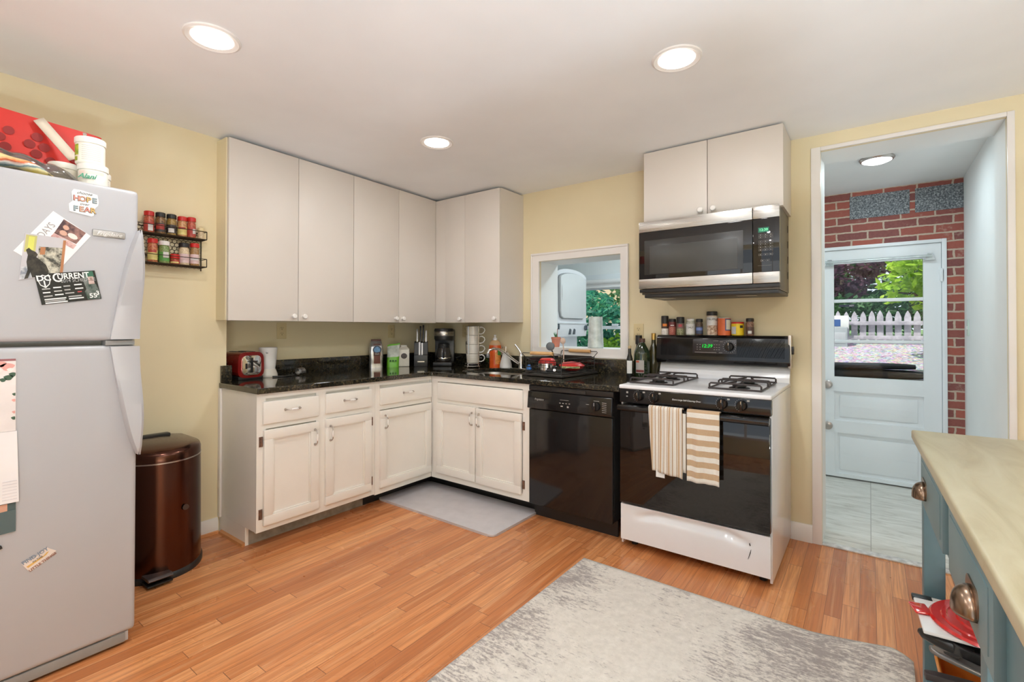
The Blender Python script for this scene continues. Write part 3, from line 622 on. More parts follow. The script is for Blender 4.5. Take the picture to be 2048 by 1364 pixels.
text('12:39', .030, BM(-.068,1.119,.0045), '-y', LED, bg, 'clock_digits', shear=.15, bold=.0006, M=TILT)
dialknob(bg, .065, -.109, 1.118, .027, 'oven_knob')
w = MB()
for i in range(18):
    a = 2*PI*i/18; p = BM(.065+.036*math.cos(a), 1.118+.036*math.sin(a), .0045); w.box(p[0]-.0014,p[0]+.0014,p[1]-.0005,p[1]+.002,p[2]-.0014,p[2]+.0014)
for x in (-.125,-.108,-.022,-.008,.006):
    for z in (1.098,1.112,1.128): p = BM(x,z,.004); w.box(p[0]-.004,p[0]+.003,p[1]-.0005,p[1]+.002,p[2]-.0012,p[2]+.0012)
for a,b,z in ((-.14,-.01,1.080),(-.03,.0,1.152),(.005,.025,1.080),(.008,.026,1.148)): p = BM(a,z,.004); w.box(a,b,p[1]-.0005,p[1]+.002,z-.001,z+.001)
w.build('clock_print', TG, bg)
MB().box(hw-.004,hw+.012,-.10,-.03,1.0,1.19,.003).build('backguard_end_cap', NICKEL, bg); MB().box(hw+.010,hw+.022,-.085,-.05,1.08,1.125,.003).build('vent_clip', BLACKP, bg)
def grate(cx, cy0, cy1, wd):
    g = MB(); z0 = .9155; h = .030; r = .0048; x0, x1 = cx-wd/2, cx+wd/2
    for x in (x0, x1):
        pts = [(x,cy0,z0),(x,cy0,z0+h-.008),(x,cy0+.010,z0+h),(x,(cy0+cy1)/2,z0+h),(x,cy1-.010,z0+h),(x,cy1,z0+h-.008),(x,cy1,z0)]
    out = [(x0,cy0),(x1,cy0),(x1,cy1),(x0,cy1)]
    g.tube([(x,y,z0+.005) for x,y in out], r, 8, closed=True)
    ym = (cy0+cy1)/2
    for y in (cy0+.012, ym-.035, ym+.035, cy1-.012):
        g.tube([(x0,y,z0+.004),(x0,y,z0+h-.006),(x0+.006,y,z0+h),(cx-.02,y,z0+h+.001),(cx+.02,y,z0+h+.001),(x1-.006,y,z0+h),(x1,y,z0+h-.006),(x1,y,z0+.004)], r, 8)
    for yc in ((cy0+ym)/2-.008, (cy1+ym)/2+.008):
        for dx in (-.045,.045): g.tube([(cx+dx,yc-.09,z0+h),(cx+dx*.5,yc-.04,z0+h+.004),(cx+dx*.3,yc,z0+h+.003),(cx+dx*.5,yc+.04,z0+h+.004),(cx+dx,yc+.09,z0+h)], r*.9, 8)
    g.tube([(cx,cy0,z0+.005),(cx,ym,z0+h-.002),(cx,cy1,z0+.005)], r, 8)
    return g.build('grate', IRON, R_)
for cx in (-.235,.200):
    grate(cx,-.625,-.145,.245)
    for y in (-.50,-.27): MB().lathe([(.052,.9145),(.050,.918),(.030,.921),(.034,.924),(.034,.930),(.015,.934),(0,.934)], c=(cx,y,0), n=24).build('burner', BLACKP, R_)
# ================================================================== microwave over the range
M_ = thing('microwave', 'over-the-range microwave with stainless bands and black glass door', 'microwave', (2.429,0,1.438))
zt, zb = .447, .034
MB().box(-.378,.378,-.37,-.005,.0,.449,.003).build('body', flat('microwave_side', (.10,.09,.075), .35,.3), M_)
for a,b,nm in ((-.385,.2535,'door'),(.2565,.383,'control_panel')):
    p = MB().box(a,b,-.402,-.372,.094,.381,.002).build(nm, BLACKG, M_)
    MB().box(a,b,-.403,-.372,.3815,zt,.003).build('upper_band', MATS['stainless'], p)
    MB().box(a,b,-.403,-.372,zb,.0935,.003).build('lower_band', MATS['stainless'], p)
    if nm == 'door':
        MB().box(-.350,.208,-.4035,-.402,.118,.329,.0006).build('window', flat('microwave_window', (.025,.024,.022), .22, spec=.6), p)
        MB().box(-.316,.178,-.4042,-.4034,.122,.292,.0003).build('window_screen', flat('microwave_screen', (.04,.04,.036), .32, spec=.6), p)
    else:
        MB().box(.282,.334,-.4032,-.402,.306,.332).build('display', emis('display_green', (.10,.30,.20), .8), p)
        text('12:30', .019, (.308,-.4038,.319), '-y', emis('display_digits', (.25,.9,.45), 1.5), p, 'display_digits', bold=.0003)
        w = MB()
        for r0,n_,z in ((0,3,.287),(1,3,.275),(2,3,.252),(3,3,.238),(4,3,.222),(5,3,.207),(6,3,.182),(7,2,.150)):
            for i in range(n_):
                x = .284+i*.0245+(.010 if n_==2 else 0)
                for q in ((x,x+.019,z+.009,z+.0097),(x,x+.019,z,z+.0007),(x,x+.0007,z,z+.0097),(x+.0183,x+.019,z,z+.0097)): w.box(q[0],q[1],-.4028,-.4018,q[2],q[3])
                w.box(x+.006,x+.012,-.4028,-.4018,z+.003,z+.0065)
        w.box(.28,.345,-.4025,-.4018,.128,.1286); w.build('key_print', flat('key_grey', (.30,.30,.29), .5), p)
MB().box(-.36,.376,-.375,-.02,-.020,-.001,.004).build('underside_vent', BLACKP, M_)
MB().box(-.385,.383,-.392,-.34,.012,.032,.002).build('lower_lip', BLACKP, M_)
w = MB()
for i in range(4): w.box(.3785,.3795,-.06+.0*i,-.045,.08+.09*i,.12+.09*i)
w.build('side_vent', DARKG, M_)
for x in (-.26,.20): MB().box(x-.05,x+.05,-.30,-.24,-.0225,-.0205,.001).build('task_light_cover', flat('lamp_cover', (.45,.42,.36), .4), M_)
# ================================================================== refrigerator
FR = thing('refrigerator', 'white two-door refrigerator with the freezer on top, at the near end of the counter wall', 'refrigerator', (.87,-2.617,0))
fw = .765
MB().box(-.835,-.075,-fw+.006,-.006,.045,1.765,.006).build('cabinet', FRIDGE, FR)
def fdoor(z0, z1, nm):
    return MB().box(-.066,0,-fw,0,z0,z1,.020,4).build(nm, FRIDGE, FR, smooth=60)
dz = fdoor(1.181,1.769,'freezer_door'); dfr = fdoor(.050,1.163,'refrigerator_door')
MB().box(-.075,-.06,-fw+.012,-.012,.06,1.76).build('door_gasket', flat('gasket_grey', (.28,.27,.26), .6), FR)
MB().box(-.06,.0,-.10,-.01,1.163,1.181,.002).build('hinge_cover', flat('gasket_grey', (.28,.27,.26), .6), FR)
def grip(flip, z0, z1, parent):
    """moulded grip: wide next to the gap between the doors, tapering and standing out toward its free end"""
    n_ = 26; m = MB(); L = abs(z1-z0)
    def fn(u, v):
        z = z0 + (z1-z0)*v; wl = .072*(1-v)**.8 + .012*(1-v)**.0*(1-v**6) + .004; out = .018 + .030*math.sin(min(1,v*1.15)*PI/2)**2 * (1 if v<.93 else 1-(v-.93)*6)
        rt = .004 + .014*math.sin(PI*min(1,v*.95))**2*(v**.8)
        P = [(-.012,-wl),(out*.75,-wl),(out,-wl+.008*(1-v)+.002),(out,rt-.010),(out*.8,rt-.001),(out*.35,rt),(-.012,rt)]
        p = P[int(round(u*len(P))) % len(P)]; return (p[0], p[1], z)
    m.grid(fn, 7, n_, True)
    b_ = m.b; b_.verts.ensure_lookup_table()
    for j in (0, n_-1): b_.faces.new([b_.verts[i*n_+j] for i in range(7)])
    m.build('handle', FRIDGE, parent, smooth=40)
grip(0, 1.186, 1.612, dz); grip(1, 1.158, .735, dfr)
bgd = MB().box(0,.006,-.142,-.044,-.012+1.584,1.597,.004).build('badge', flat('badge_steel',(.42,.40,.38),.35,.6), dz)
text('Frigidaire', .020, (.0065,-.093,1.584), '+x', flat('badge_script', (.80,.79,.77), .3), bgd, 'badge_lettering', shear=.4)
MB().box(-.05,-.005,-fw+.02,-.03,.012,.048,.004).build('kick_grille', flat('gasket_grey', (.28,.27,.26), .6), FR)
MB().box(-.06,-.01,-.075,-.02,.012,.049,.003).cyl((-.012,-.045,.03),.006,.006,'x',10).build('hinge_bracket', FRIDGE, FR)
for y in (-.05,-fw+.05): MB().cyl((-.06,y,0),.016,.046,'z',12).build('levelling_foot', BLACKP, FR)
for y in (-.05,-fw+.05): MB().cyl((-.78,y,0),.016,.046,'z',12).build('levelling_foot', BLACKP, FR)
# ================================================================== jars and bottles (shared builders)
def col(n, r, g, b, rough=.45): return flat('col_'+n, (r,g,b), rough, var=.08, nscale=40)
def mottled(name, a, b, sc=120):
    if name in MATS: return MATS[name]
    n = N(name); n.bsdf(n.ramp(n.noise(n.coord(), sc, 3, .7), [(.38, a), (.62, b)]), .35); MATS[name] = n.m; return n.m
def jar(name, label, cat, loc, r, h, lid_h, body, lid, lab=None, z0=.15, z1=.6, lid_r=1.0, group=None, rz=.3, neck=.82, n=20, sq=False, patch=None, txt=None, sh=.86):
    t = thing(name, label, cat, loc, rz, group); hb = h - lid_h
    nn = 4 if sq else n
    prof = [(r*.9,0),(r,.004),(r,hb*sh),(r*neck,hb*(sh+.10 if sh<.9 else .97)),(r*neck,hb)]
    MB().lathe(prof, n=n).build('jar_body', body, t)
    MB().lathe([(r*lid_r,hb),(r*lid_r,h-.003),(r*lid_r-.003,h),(0,h)], n=n).build('lid', lid, t)
    if lab is not None:
        rr = r+.0006; lb = MB().lathe([(rr,hb*z0),(rr,hb*z1)], n=n).build('label', lab, t)
        if patch:
            pm, a0, a1, pz0, pz1 = patch; q = MB()
            q.grid(lambda u,v: ((r+.0014)*math.cos(-PI/2+a0+(a1-a0)*u), (r+.0014)*math.sin(-PI/2+a0+(a1-a0)*u), hb*(pz0+(pz1-pz0)*v)), 10, 2); q.build('label_print', pm, lb)
        if txt: text(txt[0], txt[1], (0,-r-.0016,hb*txt[2]), '-y', txt[3], lb, 'label_lettering')
    return t
ZB = 1.187
G5 = 'seasonings on top of the range backguard'
BK = col('jar_black', .02,.018,.018)
jar('salt_grinder','tall black grinder of white salt, leftmost on the range backguard','grinder',(2.086,-.055,ZB),.0225,.127,.05,mottled('coarse_salt',(.62,.60,.57),(.85,.83,.80)),BK,col('grinder_label',.06,.03,.025),.55,1.0,1.04,G5,patch=(col('orange_flash',.75,.22,.03),-.6,.6,.74,.96))
jar('pepper_jar','jar of pink peppercorns with black lid beside the white salt grinder','seasoning jar',(2.134,-.050,ZB),.023,.106,.020,mottled('pink_pepper',(.30,.06,.05),(.55,.22,.17),180),BK,col('dark_red_label',.16,.03,.03),.62,1.0,1.0,G5,patch=(WHITE,-.5,.5,.70,.76))
jar('herb_grinder','black-capped grinder of green herbs on the backguard, left of the white-lidded jar','grinder',(2.190,-.058,ZB),.0235,.118,.042,mottled('green_herbs',(.10,.14,.05),(.45,.42,.28),150),BK,col('grey_red_label',.20,.12,.11),.55,.98,1.05,G5,patch=(col('label_crimson',.45,.05,.07),-.5,.4,.70,.92))
jar('salt_jar','white-lidded glass jar with a printed white label on the backguard','seasoning jar',(2.254,-.055,ZB),.0275,.106,.013,mottled('pale_glass',(.45,.47,.40),(.62,.62,.55)),WHITE,col('label_white',.72,.72,.71),.08,.78,.88,G5,txt=('SALT',.016,.52,INK))
jar('spice_jar','black-lidded jar with a blue label on the backguard, left of the tall white-labelled jar','seasoning jar',(2.309,-.055,ZB),.021,.104,.021,mottled('dark_spice',(.05,.03,.02),(.14,.09,.06)),BK,col('label_navy',.05,.07,.14),.10,.66,.98,G5,patch=(col('label_blue',.16,.24,.55),-1.0,1.0,.36,.58))
jar('truffle_salt_jar','tall jar with black lid and white mushroom-print label, tallest on the range backguard','seasoning jar',(2.388,-.058,ZB),.0315,.150,.026,mottled('cream_spice',(.55,.47,.38),(.75,.68,.58)),BK,col('label_white',.72,.72,.71),.38,.92,1.03,G5,patch=(mottled('mushroom_print',(.30,.17,.10),(.74,.62,.50),60),-1.1,1.1,.05,.50),txt=('TRUFFLE',.016,.80,INK),neck=.94)
t = jar('breadcrumb_can','round orange cardboard canister with a blue and cream panel on the backguard','canister',(2.460,-.055,ZB),.0375,.110,.004,col('can_orange',.72,.15,.045),WHITE,col('can_orange',.72,.15,.045),.0,.98,1.0,G5,neck=1.0,patch=(col('can_blue',.07,.10,.25),.05,1.25,.28,.96))
MB().grid(lambda u,v: (.0392*math.cos(-PI/2+.2+.85*u), .0392*math.sin(-PI/2+.2+.85*u), .036+.06*v), 10, 2).build('label_panel', col('can_cream',.70,.68,.60), t)
t = jar('seasoning_tin','small yellow tin with a red lid on the range backguard','tin',(2.537,-.055,ZB),.0355,.083,.011,col('tin_yellow',.80,.58,.02),RED,col('tin_yellow',.80,.58,.02),.05,.95,1.02,G5,neck=1.0,patch=(col('tin_print',.55,.58,.62),-1.25,-.35,.12,.75))
MB().grid(lambda u,v: (.0372*math.cos(-PI/2+.25+.55*u), .0372*math.sin(-PI/2+.25+.55*u), .046+.016*v), 8, 2).build('label_print', INK, t)
jar('spice_jar','black-lidded jar with a brown label standing alone, rightmost on the range backguard','seasoning jar',(2.606,-.055,ZB),.0225,.105,.021,mottled('brown_spice',(.12,.06,.04),(.35,.20,.14)),BK,col('label_brown',.10,.055,.05),.10,.62,.98,G5,patch=(col('label_white',.72,.72,.71),-.6,.3,.14,.34))
# bottles by the range
GL = flat('bottle_green', (.018,.030,.012), .05, var=.3, spec=.7); DK = flat('bottle_dark', (.008,.008,.008), .06, spec=.7)
def bottle(label, loc, prof, body, cap, cz, cr, ch, lab=None, group='bottles beside the range', rz=.3, name='oil_bottle'):
    t = thing(name, label, 'bottle', loc, rz, group)
    MB().lathe(prof, n=28).build('bottle_body', body, t); MB().lathe([(cr,cz),(cr,cz+ch-.002),(cr-.002,cz+ch),(0,cz+ch)], n=20).build('cap', cap, t)
    return t
t = bottle('large green glass oil bottle with a paper label and brown cap, left of the range',(1.957,-.135,CT),[(.050,0),(.054,.006),(.054,.155),(.050,.175),(.021,.232),(.0165,.240),(.0165,.250)],GL,flat('cap_brown',(.07,.03,.02),.5),.238,.021,.026)
lb = MB().grid(lambda u,v: (.0546*math.cos(-PI/2-.72+1.05*u), .0546*math.sin(-PI/2-.72+1.05*u), .035+.085*v), 12, 2).build('label', flat('label_grey',(.42,.40,.38),.6), t)
MB().grid(lambda u,v: (.0550*math.cos(-PI/2-.68+.97*u), .0550*math.sin(-PI/2-.68+.97*u), .040+.016*v), 12, 2).build('label_band', flat('label_maroon',(.16,.03,.03),.6), lb)
MB().grid(lambda u,v: (.0550*math.cos(-PI/2-.69+.42*u), .0550*math.sin(-PI/2-.69+.42*u), .104+.013*v), 12, 2).build('label_red', flat('label_redtop',(.42,.10,.06),.6), lb)
t = bottle('slim dark bottle with a white label and cork, nearest the dish rack',(1.892,-.187,CT),[(.019,0),(.021,.004),(.021,.125),(.011,.160),(.0095,.200)],DK,flat('cork',(.50,.37,.20),.8),.196,.0105,.018)
MB().grid(lambda u,v: (.0216*math.cos(-PI/2-.9+1.8*u), .0216*math.sin(-PI/2-.9+1.8*u), .03+.085*v), 12, 2).build('label', WHITE, t)
bottle('tall black bottle with a black cap, behind the green oil bottle by the wall',(1.905,-.060,CT),[(.030,0),(.031,.004),(.031,.170),(.018,.205),(.016,.230)],DK,BLACKP,.222,.0225,.062)
bottle('dark bottle with a gold cap squeezed between the range and the green oil bottle',(2.010,-.060,CT),[(.033,0),(.035,.004),(.035,.165),(.015,.225),(.0135,.258)],flat('bottle_olive',(.035,.028,.008),.06,spec=.7),flat('cap_gold',(.55,.35,.10),.3,.7),.254,.0150,.045)
# ================================================================== counter things
T = thing('toaster', 'red two-slice toaster with a chrome control end, left end of the granite countertop', 'toaster', (-.100,-1.787,CT), .10)
def tf(u, v):
    a = 2*PI*u; c, s_ = math.cos(a), math.sin(a); e = .45
    y = .083*math.copysign(abs(c)**e, c); z = .095 + .082*math.copysign(abs(s_)**e, s_); y *= 1 + .06*(1-z/.18)
    return (-.105+.205*v, y, z)
w = MB().grid(tf, 40, 12, True); bb = w.b; bb.verts.ensure_lookup_table()
for j in (0, 11): bb.faces.new([bb.verts[i*12+j] for i in range(40)])
bd = w.build('body', flat('toaster_red', (.27,.012,.010), .16, .35, coat=.6), T, smooth=50)
MB().box(-.10,.098,-.082,.082,.0,.022,.006).build('base', BLACKP, T)
MB().prism(rrect(-.062,.062,.030,.155,.028), .098, .106, 'x', .003).build('control_plate', CHROME, T)
MB().box(.1055,.108,-.008,.008,.045,.140,.001).build('lever_slot', BLACKP, T); MB().box(.107,.125,-.024,.030,.113,.121,.003).build('lever', BLACKP, T)
MB().box(.106,.109,-.026,.030,.037,.043,.001).build('crumb_tray_lip', NICKEL, T); MB().box(.1058,.1075,-.042,-.030,.070,.105,.001).build('buttons', BLACKP, T)
for y in (-.03,.03): MB().box(-.085,.075,y-.012,y+.012,.170,.1785,.002).build('slot', DARKG, T)
T = thing('blender_base', 'white cup-shaped blender base behind the red toaster', 'blender', (-.085,-1.628,CT))
MB().lathe([(.058,0),(.060,.004),(.059,.020),(.050,.045),(.046,.055)], n=32).build('foot', flat('blender_cream',(.70,.66,.58),.3), T)
MB().lathe([(.044,.052),(.049,.09),(.057,.185),(.057,.197),(.054,.200),(0,.198)], n=32).build('cup', WHITEP, T)
text('nutribullet', .0165, (.026,-.0445,.165), '-y', flat('grey_letter',(.10,.10,.11),.5), T, M=Matrix.Translation((0,0,0)) @ Matrix.Rotation(.50,4,'Z') @ FACE['-y'])
MB().tube([(.06,.0,.006),(.10,.06,.005),(.07,.14,.005),(-.02,.18,.005),(-.09,.22,.006)],.004,8).build('cord', BLACKP, T)
w = MB(); P = []
for i in range(90): a = 2*PI*i/15; P.append((.022*math.cos(a)*(.85+.15*math.sin(i/90*PI)), (i-45)*.00075, .028+.022*math.sin(a)))
w.tube(P, .0028, 6)
o = w.build('cord_coil', flat('coil_steel', (.35,.34,.33), .25, .9), loc=(-.02,-1.432,CT), rz=.4); tag(o, 'small coiled dark wire standing on the counter behind the blender base', 'wire coil')
def outlet(loc, face, label, grp):
    t = thing('wall_outlet', label, 'outlet', loc, 0 if face=='-y' else PI/2, grp)
    MB().box(-.036,.036,-.006,0,-.058,.058,.003).build('cover_plate', CREAM, t)
    w = MB()
    for z in (-.020,.020):
        f = MB().lathe([(.0165,0),(.0165,.002),(0,.002)], M=Matrix.Translation((0,-.006,z)) @ Matrix.Rotation(PI/2,4,'X'), n=20).build('socket', CREAM, t)
        MB().box(-.0075,-.0055,-.0088,-.0078,z-.001,z+.008).box(.0055,.0075,-.0088,-.0078,z-.001,z+.007).cyl((0,-.0078,z-.008),.0028,-.001,'y',10).build('slots', DARKG, f)
GO = 'cream wall outlets above the counter'
outlet((-.235,-1.458,1.208),'+x','cream wall outlet above the toaster and blender base',GO)
outlet((-.235,-.461,1.200),'+x','cream wall outlet above the white canister, left of the knife block',GO)
outlet((.240,0,1.205),'-y','cream wall outlet partly behind the mug rack, with a black plug in it',GO)
outlet((1.881,0,1.205),'-y','cream wall outlet between the pass-through window and the range',GO)
# coffee bag
B_ = thing('coffee_bag', 'silver foil coffee bag with a brown stripe and blue round mark on the counter', 'coffee bag', (-.150,-.690,CT), 1.05)
def bagf(u, v, w_=.054, d_=.038, h_=.232):
    a = 2*PI*u; c, s_ = math.cos(a), math.sin(a); e = .35
    k = 1 if v < .72 else 1-.75*(v-.72)/.28; kw = 1 if v < .72 else 1-.22*(v-.72)/.28
    return (w_*kw*math.copysign(abs(c)**e,c)*(1+.03*math.sin(9*v+4*u)), d_*k*math.copysign(abs(s_)**e,s_)+.002*math.sin(14*v), h_*v)
w = MB().grid(bagf, 36, 16, True); b_ = w.b; b_.verts.ensure_lookup_table()
for j in (0,15): b_.faces.new([b_.verts[i*16+j] for i in range(36)])
w.build('bag', flat('foil_silver', (.55,.55,.56), .28, .8, var=.25, nscale=30), B_, smooth=50)
BR = flat('coffee_brown', (.12,.04,.03), .5)
MB().box(-.022,.030,-.0425,-.034,.035,.100,.001).build('lower_label', flat('coffee_rust',(.22,.07,.05),.5), B_); MB().box(-.024,.032,-.0435,-.034,.100,.130,.001).build('middle_label', BR, B_)
MB().box(-.026,.034,-.031,-.026,.168,.200,.002).build('upper_label', BR, B_); MB().box(-.040,.040,-.014,.012,.220,.238,.004).build('fold_clip', BR, B_)
text('Dark', .017, (.004,-.0442,.115), '-y', WHITE, B_)
MB().cyl((.004,-.041,.150),.034,-.002,'y',32).build('round_mark', flat('mark_dark_blue',(.04,.07,.15),.5), B_); MB().cyl((.004,-.0425,.150),.026,-.001,'y',32).build('round_mark_centre', flat('mark_blue',(.20,.40,.68),.5,var=.3,nscale=60), B_)
B_ = thing('snack_bag', 'bright green and clear snack pouch between the coffee bag and the white canister', 'snack bag', (-.075,-.575,CT), 1.0)
def pouch(u, v, h_=.196):
    a = 2*PI*u; c, s_ = math.cos(a), math.sin(a)
    d_ = .036*(1-v)**.7+.003; x = .050*(1+.05*v)*math.copysign(abs(c)**.5,c)
    return (x+.012*v, d_*math.copysign(abs(s_)**.7,s_)+.022*v+.003*math.sin(12*v+5*u), h_*v+.010*v*c)
def pband(v0, v1, mat, nm, off=0):
    w = MB().grid(lambda u,v: tuple(p*(1+off) if i<2 else p for i,p in enumerate(pouch(u, v0+(v1-v0)*v))), 36, 10, True)
    return w.build(nm, mat, B_, smooth=60)
GR = flat('pouch_green', (.16,.50,.03), .3); p = pband(0,.44,GR,'lower_pouch'); pband(.44,.93,mottled('pouch_clear',(.50,.56,.50),(.78,.82,.76),25),'window_band'); pband(.93,1.0,GR,'top_seal')
for x in (-.022,0,.022): MB().cyl((x,-.034,.055),.0075,-.002,'y',14).build('round_print', flat('print_dark_green',(.02,.10,.02),.5), p)
B_ = thing('canister', 'cream square canister with a dark round medallion, beside the black knife block', 'canister', (-.058,-.468,CT), .92)
w = MB().box(-.046,.046,-.046,.046,0,.150,.008,3).build('body', flat('canister_cream',(.76,.72,.63),.4), B_)
MB().hexa([(-.046,-.046,.150),(.046,-.046,.150),(.046,.046,.150),(-.046,.046,.150),(-.026,-.026,.172),(.026,-.026,.172),(.026,.026,.172),(-.026,.026,.172)],.003).box(-.026,.026,-.026,.026,.170,.184,.003).build('lid', flat('canister_cream',(.76,.72,.63),.4), B_)
MB().lathe([(.026,0),(.026,.003),(0,.003)], n=28, sy=.92, M=Matrix.Translation((.0,-.046,.092)) @ Matrix.Rotation(PI/2,4,'X')).build('medallion', flat('medallion_brown',(.07,.05,.045),.5,var=.4,nscale=90), B_)
# knife block and knives
kx, ky, kr = .035,-.352,.80
B_ = thing('knife_block', 'black slanted knife block in the corner of the countertop', 'knife block', (kx,ky,CT), kr)
MB().prism([(-.085,0),(.055,0),(.055,.075),(.040,.205),(-.020,.215),(-.085,.215)][::-1], -.058, .058, 'x', .004, M=Matrix.Rotation(PI,4,'Z')).build('block', BLACKP, B_)
MB().prism([(-.088,0),(-.055,0),(-.055,.105),(-.088,.100)], -.058,.058,'x',.005).build('front_block', BLACKP, B_)
MB().box(-.028,.030,-.0890,-.088,.040,.047).build('badge', NICKEL, B_)
def knife(lx, ly, z0, L, label, steel, wd=.011):
    c_, s_ = math.cos(kr), math.sin(kr); t = thing('kitchen_knife', label, 'knife', (kx+c_*lx-s_*ly, ky+s_*lx+c_*ly, CT+z0), kr, 'knives in the black knife block')
    tl = Matrix.Rotation(-.20,4,'X')
    MB().prism([(-wd,0),(wd*.7,0),(wd,L*.5),(wd*1.05,L*.9),(wd*.3,L),(-wd*.9,L*.97),(-wd*.6,L*.5)], -.008,.008,'x',.003,M=tl).build('handle', BLACKP, t)
    if steel: MB().prism([(-wd-.002,.0),(-wd,.0),(-wd*.6,L*.5),(-wd*.9,L*.97),(-wd-.002,L*.97),(-wd*.6-.003,L*.5)], -.007,.007,'x',.001,M=tl).build('steel_edge', flat('knife_steel',(.36,.35,.34),.35,.8), t)
    MB().box(-.0012,.0012,-wd*.6,wd*.6,-.08,.002).build('blade', CHROME, t)
knife(-.034,.005,.213,.115,'black-handled knife, leftmost of the tall knives in the black block',True)
knife(-.006,.020,.214,.140,'all-black knife in the middle of the black block, beside the tallest handle',False,.014)
knife(.018,.015,.213,.150,'tallest black-handled knife in the black block',False,.013)
knife(.042,.000,.210,.105,'black-handled knife, rightmost of the tall knives in the black block',True)
knife(-.012,-.070,.098,.118,'short steel-edged knife at the front of the black block, left one of the pair',True,.008)
knife(.010,-.070,.098,.110,'short steel-edged knife at the front of the black block, right one of the pair',True,.008)
# coffee maker
K = thing('coffee_maker', 'black drip coffee maker with a steel band and glass carafe in the counter corner', 'coffee maker', (.150,-.185,CT), .62)
MB().box(-.085,.085,-.10,.09,0,.035,.010,3).build('base', BLACKP, K); MB().box(-.085,.085,.02,.09,.035,.230,.008).build('water_tank', BLACKP, K)
hd = MB().lathe([(.080,.225),(.085,.24),(.085,.315),(.080,.328),(0,.330)], n=32, c=(0,-.012,0)).box(-.085,.085,-.01,.09,.225,.322,.010).build('brew_head', BLACKP, K)
MB().lathe([(.0855,.262),(.0865,.264),(.0865,.300),(.0855,.302)], n=32, c=(0,-.012,0)).build('steel_band', MATS['stainless'], hd)
cf = MB().lathe([(.045,.04),(.066,.045),(.071,.075),(.064,.125),(.047,.160),(.045,.175)], n=32, c=(0,-.025,0)).build('carafe', flat('carafe_dark',(.035,.030,.026),.05,spec=.8), K)
MB().lathe([(.047,.158),(.050,.160),(.050,.190),(.040,.200),(0,.202)], n=32, c=(0,-.025,0)).build('carafe_lid', BLACKP, cf); MB().lathe([(.0725,.066),(.0725,.073),(.0715,.075),(.071,.064)], n=32, c=(0,-.025,0)).build('carafe_ring', CHROME, cf)
MB().tube([(0,-.070,.18),(.012,-.115,.175),(.016,-.118,.12),(.010,-.095,.075)],.009,8).build('carafe_handle', BLACKP, cf)
MB().lathe([(.070,.034),(.072,.038),(.05,.041),(0,.041)], n=32, c=(0,-.025,0)).build('hot_plate', flat('plate_bronze',(.30,.22,.17),.25,.8), K)
MB().tube([(.11,-.03,.07),(.20,.02,.10),(.19,.0525,.20),(.215,.056,.265),(.237,.047,.295),(.262,.03,.302)],.004,8).build('cord', BLACKP, K)
# mug rack
mx_, my_ = .480,-.172
Rk = thing('mug_rack', 'chrome wire stand holding a column of four cream mugs on the counter', 'mug rack', (mx_,my_,CT), .3)
w = MB(); circ = lambda r,z,n_=28: [(r*math.cos(2*PI*i/n_), r*math.sin(2*PI*i/n_), z) for i in range(n_)]
w.tube(circ(.074,.012),.004,8,True).tube(circ(.068,.032),.003,8,True)
for a in (-1.75,-.45,1.2,2.6):
    c_, s_ = math.cos(a), math.sin(a); w.tube([(c_*.086,s_*.086,.004),(c_*.078,s_*.078,.012),(c_*.068,s_*.068,.034),(c_*.068,s_*.068,.345),(c_*.060,s_*.060,.352)],.0022,8)
w.tube(circ(.066,.348),.0022,8,True)
w.build('wire_frame', CHROME, Rk); MB().lathe([(.060,.018),(.060,.034),(0,.035)], n=32).build('base_disc', BLACK, Rk)
MUG = N('mug_printed'); v_ = MUG.coord(); z_ = MUG.sep(v_)[2]
ln_ = MUG.math('LESS_THAN', MUG.math('FRACT', MUG.math('MULTIPLY', z_, 118)), .16); nz = MUG.ramp(MUG.noise(MUG.comb(MUG.math('MULTIPLY', MUG.sep(v_)[0], 60), MUG.math('MULTIPLY', MUG.sep(v_)[1], 60), MUG.math('MULTIPLY', z_, 30)), 1, 2), [(.45,(0,)*3),(.55,(1,)*3)])
MUG.bsdf(MUG.mix(MUG.math('MULTIPLY', ln_, .55), (.72,.68,.60), (.22,.20,.18)), .3); MATS['mug'] = MUG.m
for i, nm in enumerate(('bottom mug of the column in the chrome mug rack','second mug from the bottom in the chrome mug rack','third mug from the bottom in the chrome mug rack','top mug of the column in the chrome mug rack')):
    g = thing('mug', 'cream ' + nm, 'mug', (mx_,my_,CT+.036+i*.078), .62, 'stacked cream mugs')
    MB().lathe([(.046,0),(.052,.004),(.0585,.075),(.0585,.079),(.055,.079),(.050,.012),(0,.010)], n=32).build('mug_body', MATS['mug'], g)
    MB().tube([(.054,0,.066),(.075,0,.070),(.094,0,.060),(.100,0,.042),(.090,0,.022),(.070,0,.012),(.052,0,.014)],.0046,10).build('handle', PORC, g)
# dish soap, dispenser, brush
t = thing('dish_soap_bottle', 'bottle of orange dish soap with a white cap behind the sink', 'soap bottle', (.650,-.085,CT), .5)
def sp_(u, v):
    a = 2*PI*u; k = .92+.10*math.sin(3.2*v+.4)-.07*math.sin(PI*2*v); kk = 1 if v<.86 else (1-(v-.86)/.14)**.5*.65+.35
    return (.050*k*kk*math.cos(a), .032*k*kk*math.sin(a), .235*v)
SOAP = flat('soap_orange', (.72,.10,.012), .12, var=.12, coat=.5)
w = MB().grid(lambda u,v: sp_(u,v*.80), 32, 18, True); b_ = w.b; b_.verts.ensure_lookup_table(); b_.faces.new([b_.verts[i*18] for i in range(32)]); b_.faces.new([b_.verts[i*18+17] for i in range(32)])
w.build('bottle_body', SOAP, t, smooth=60)
MB().grid(lambda u,v: sp_(u,.80+.20*v), 32, 8, True).build('empty_neck', flat('soap_pale',(.62,.40,.22),.15), t, smooth=60)
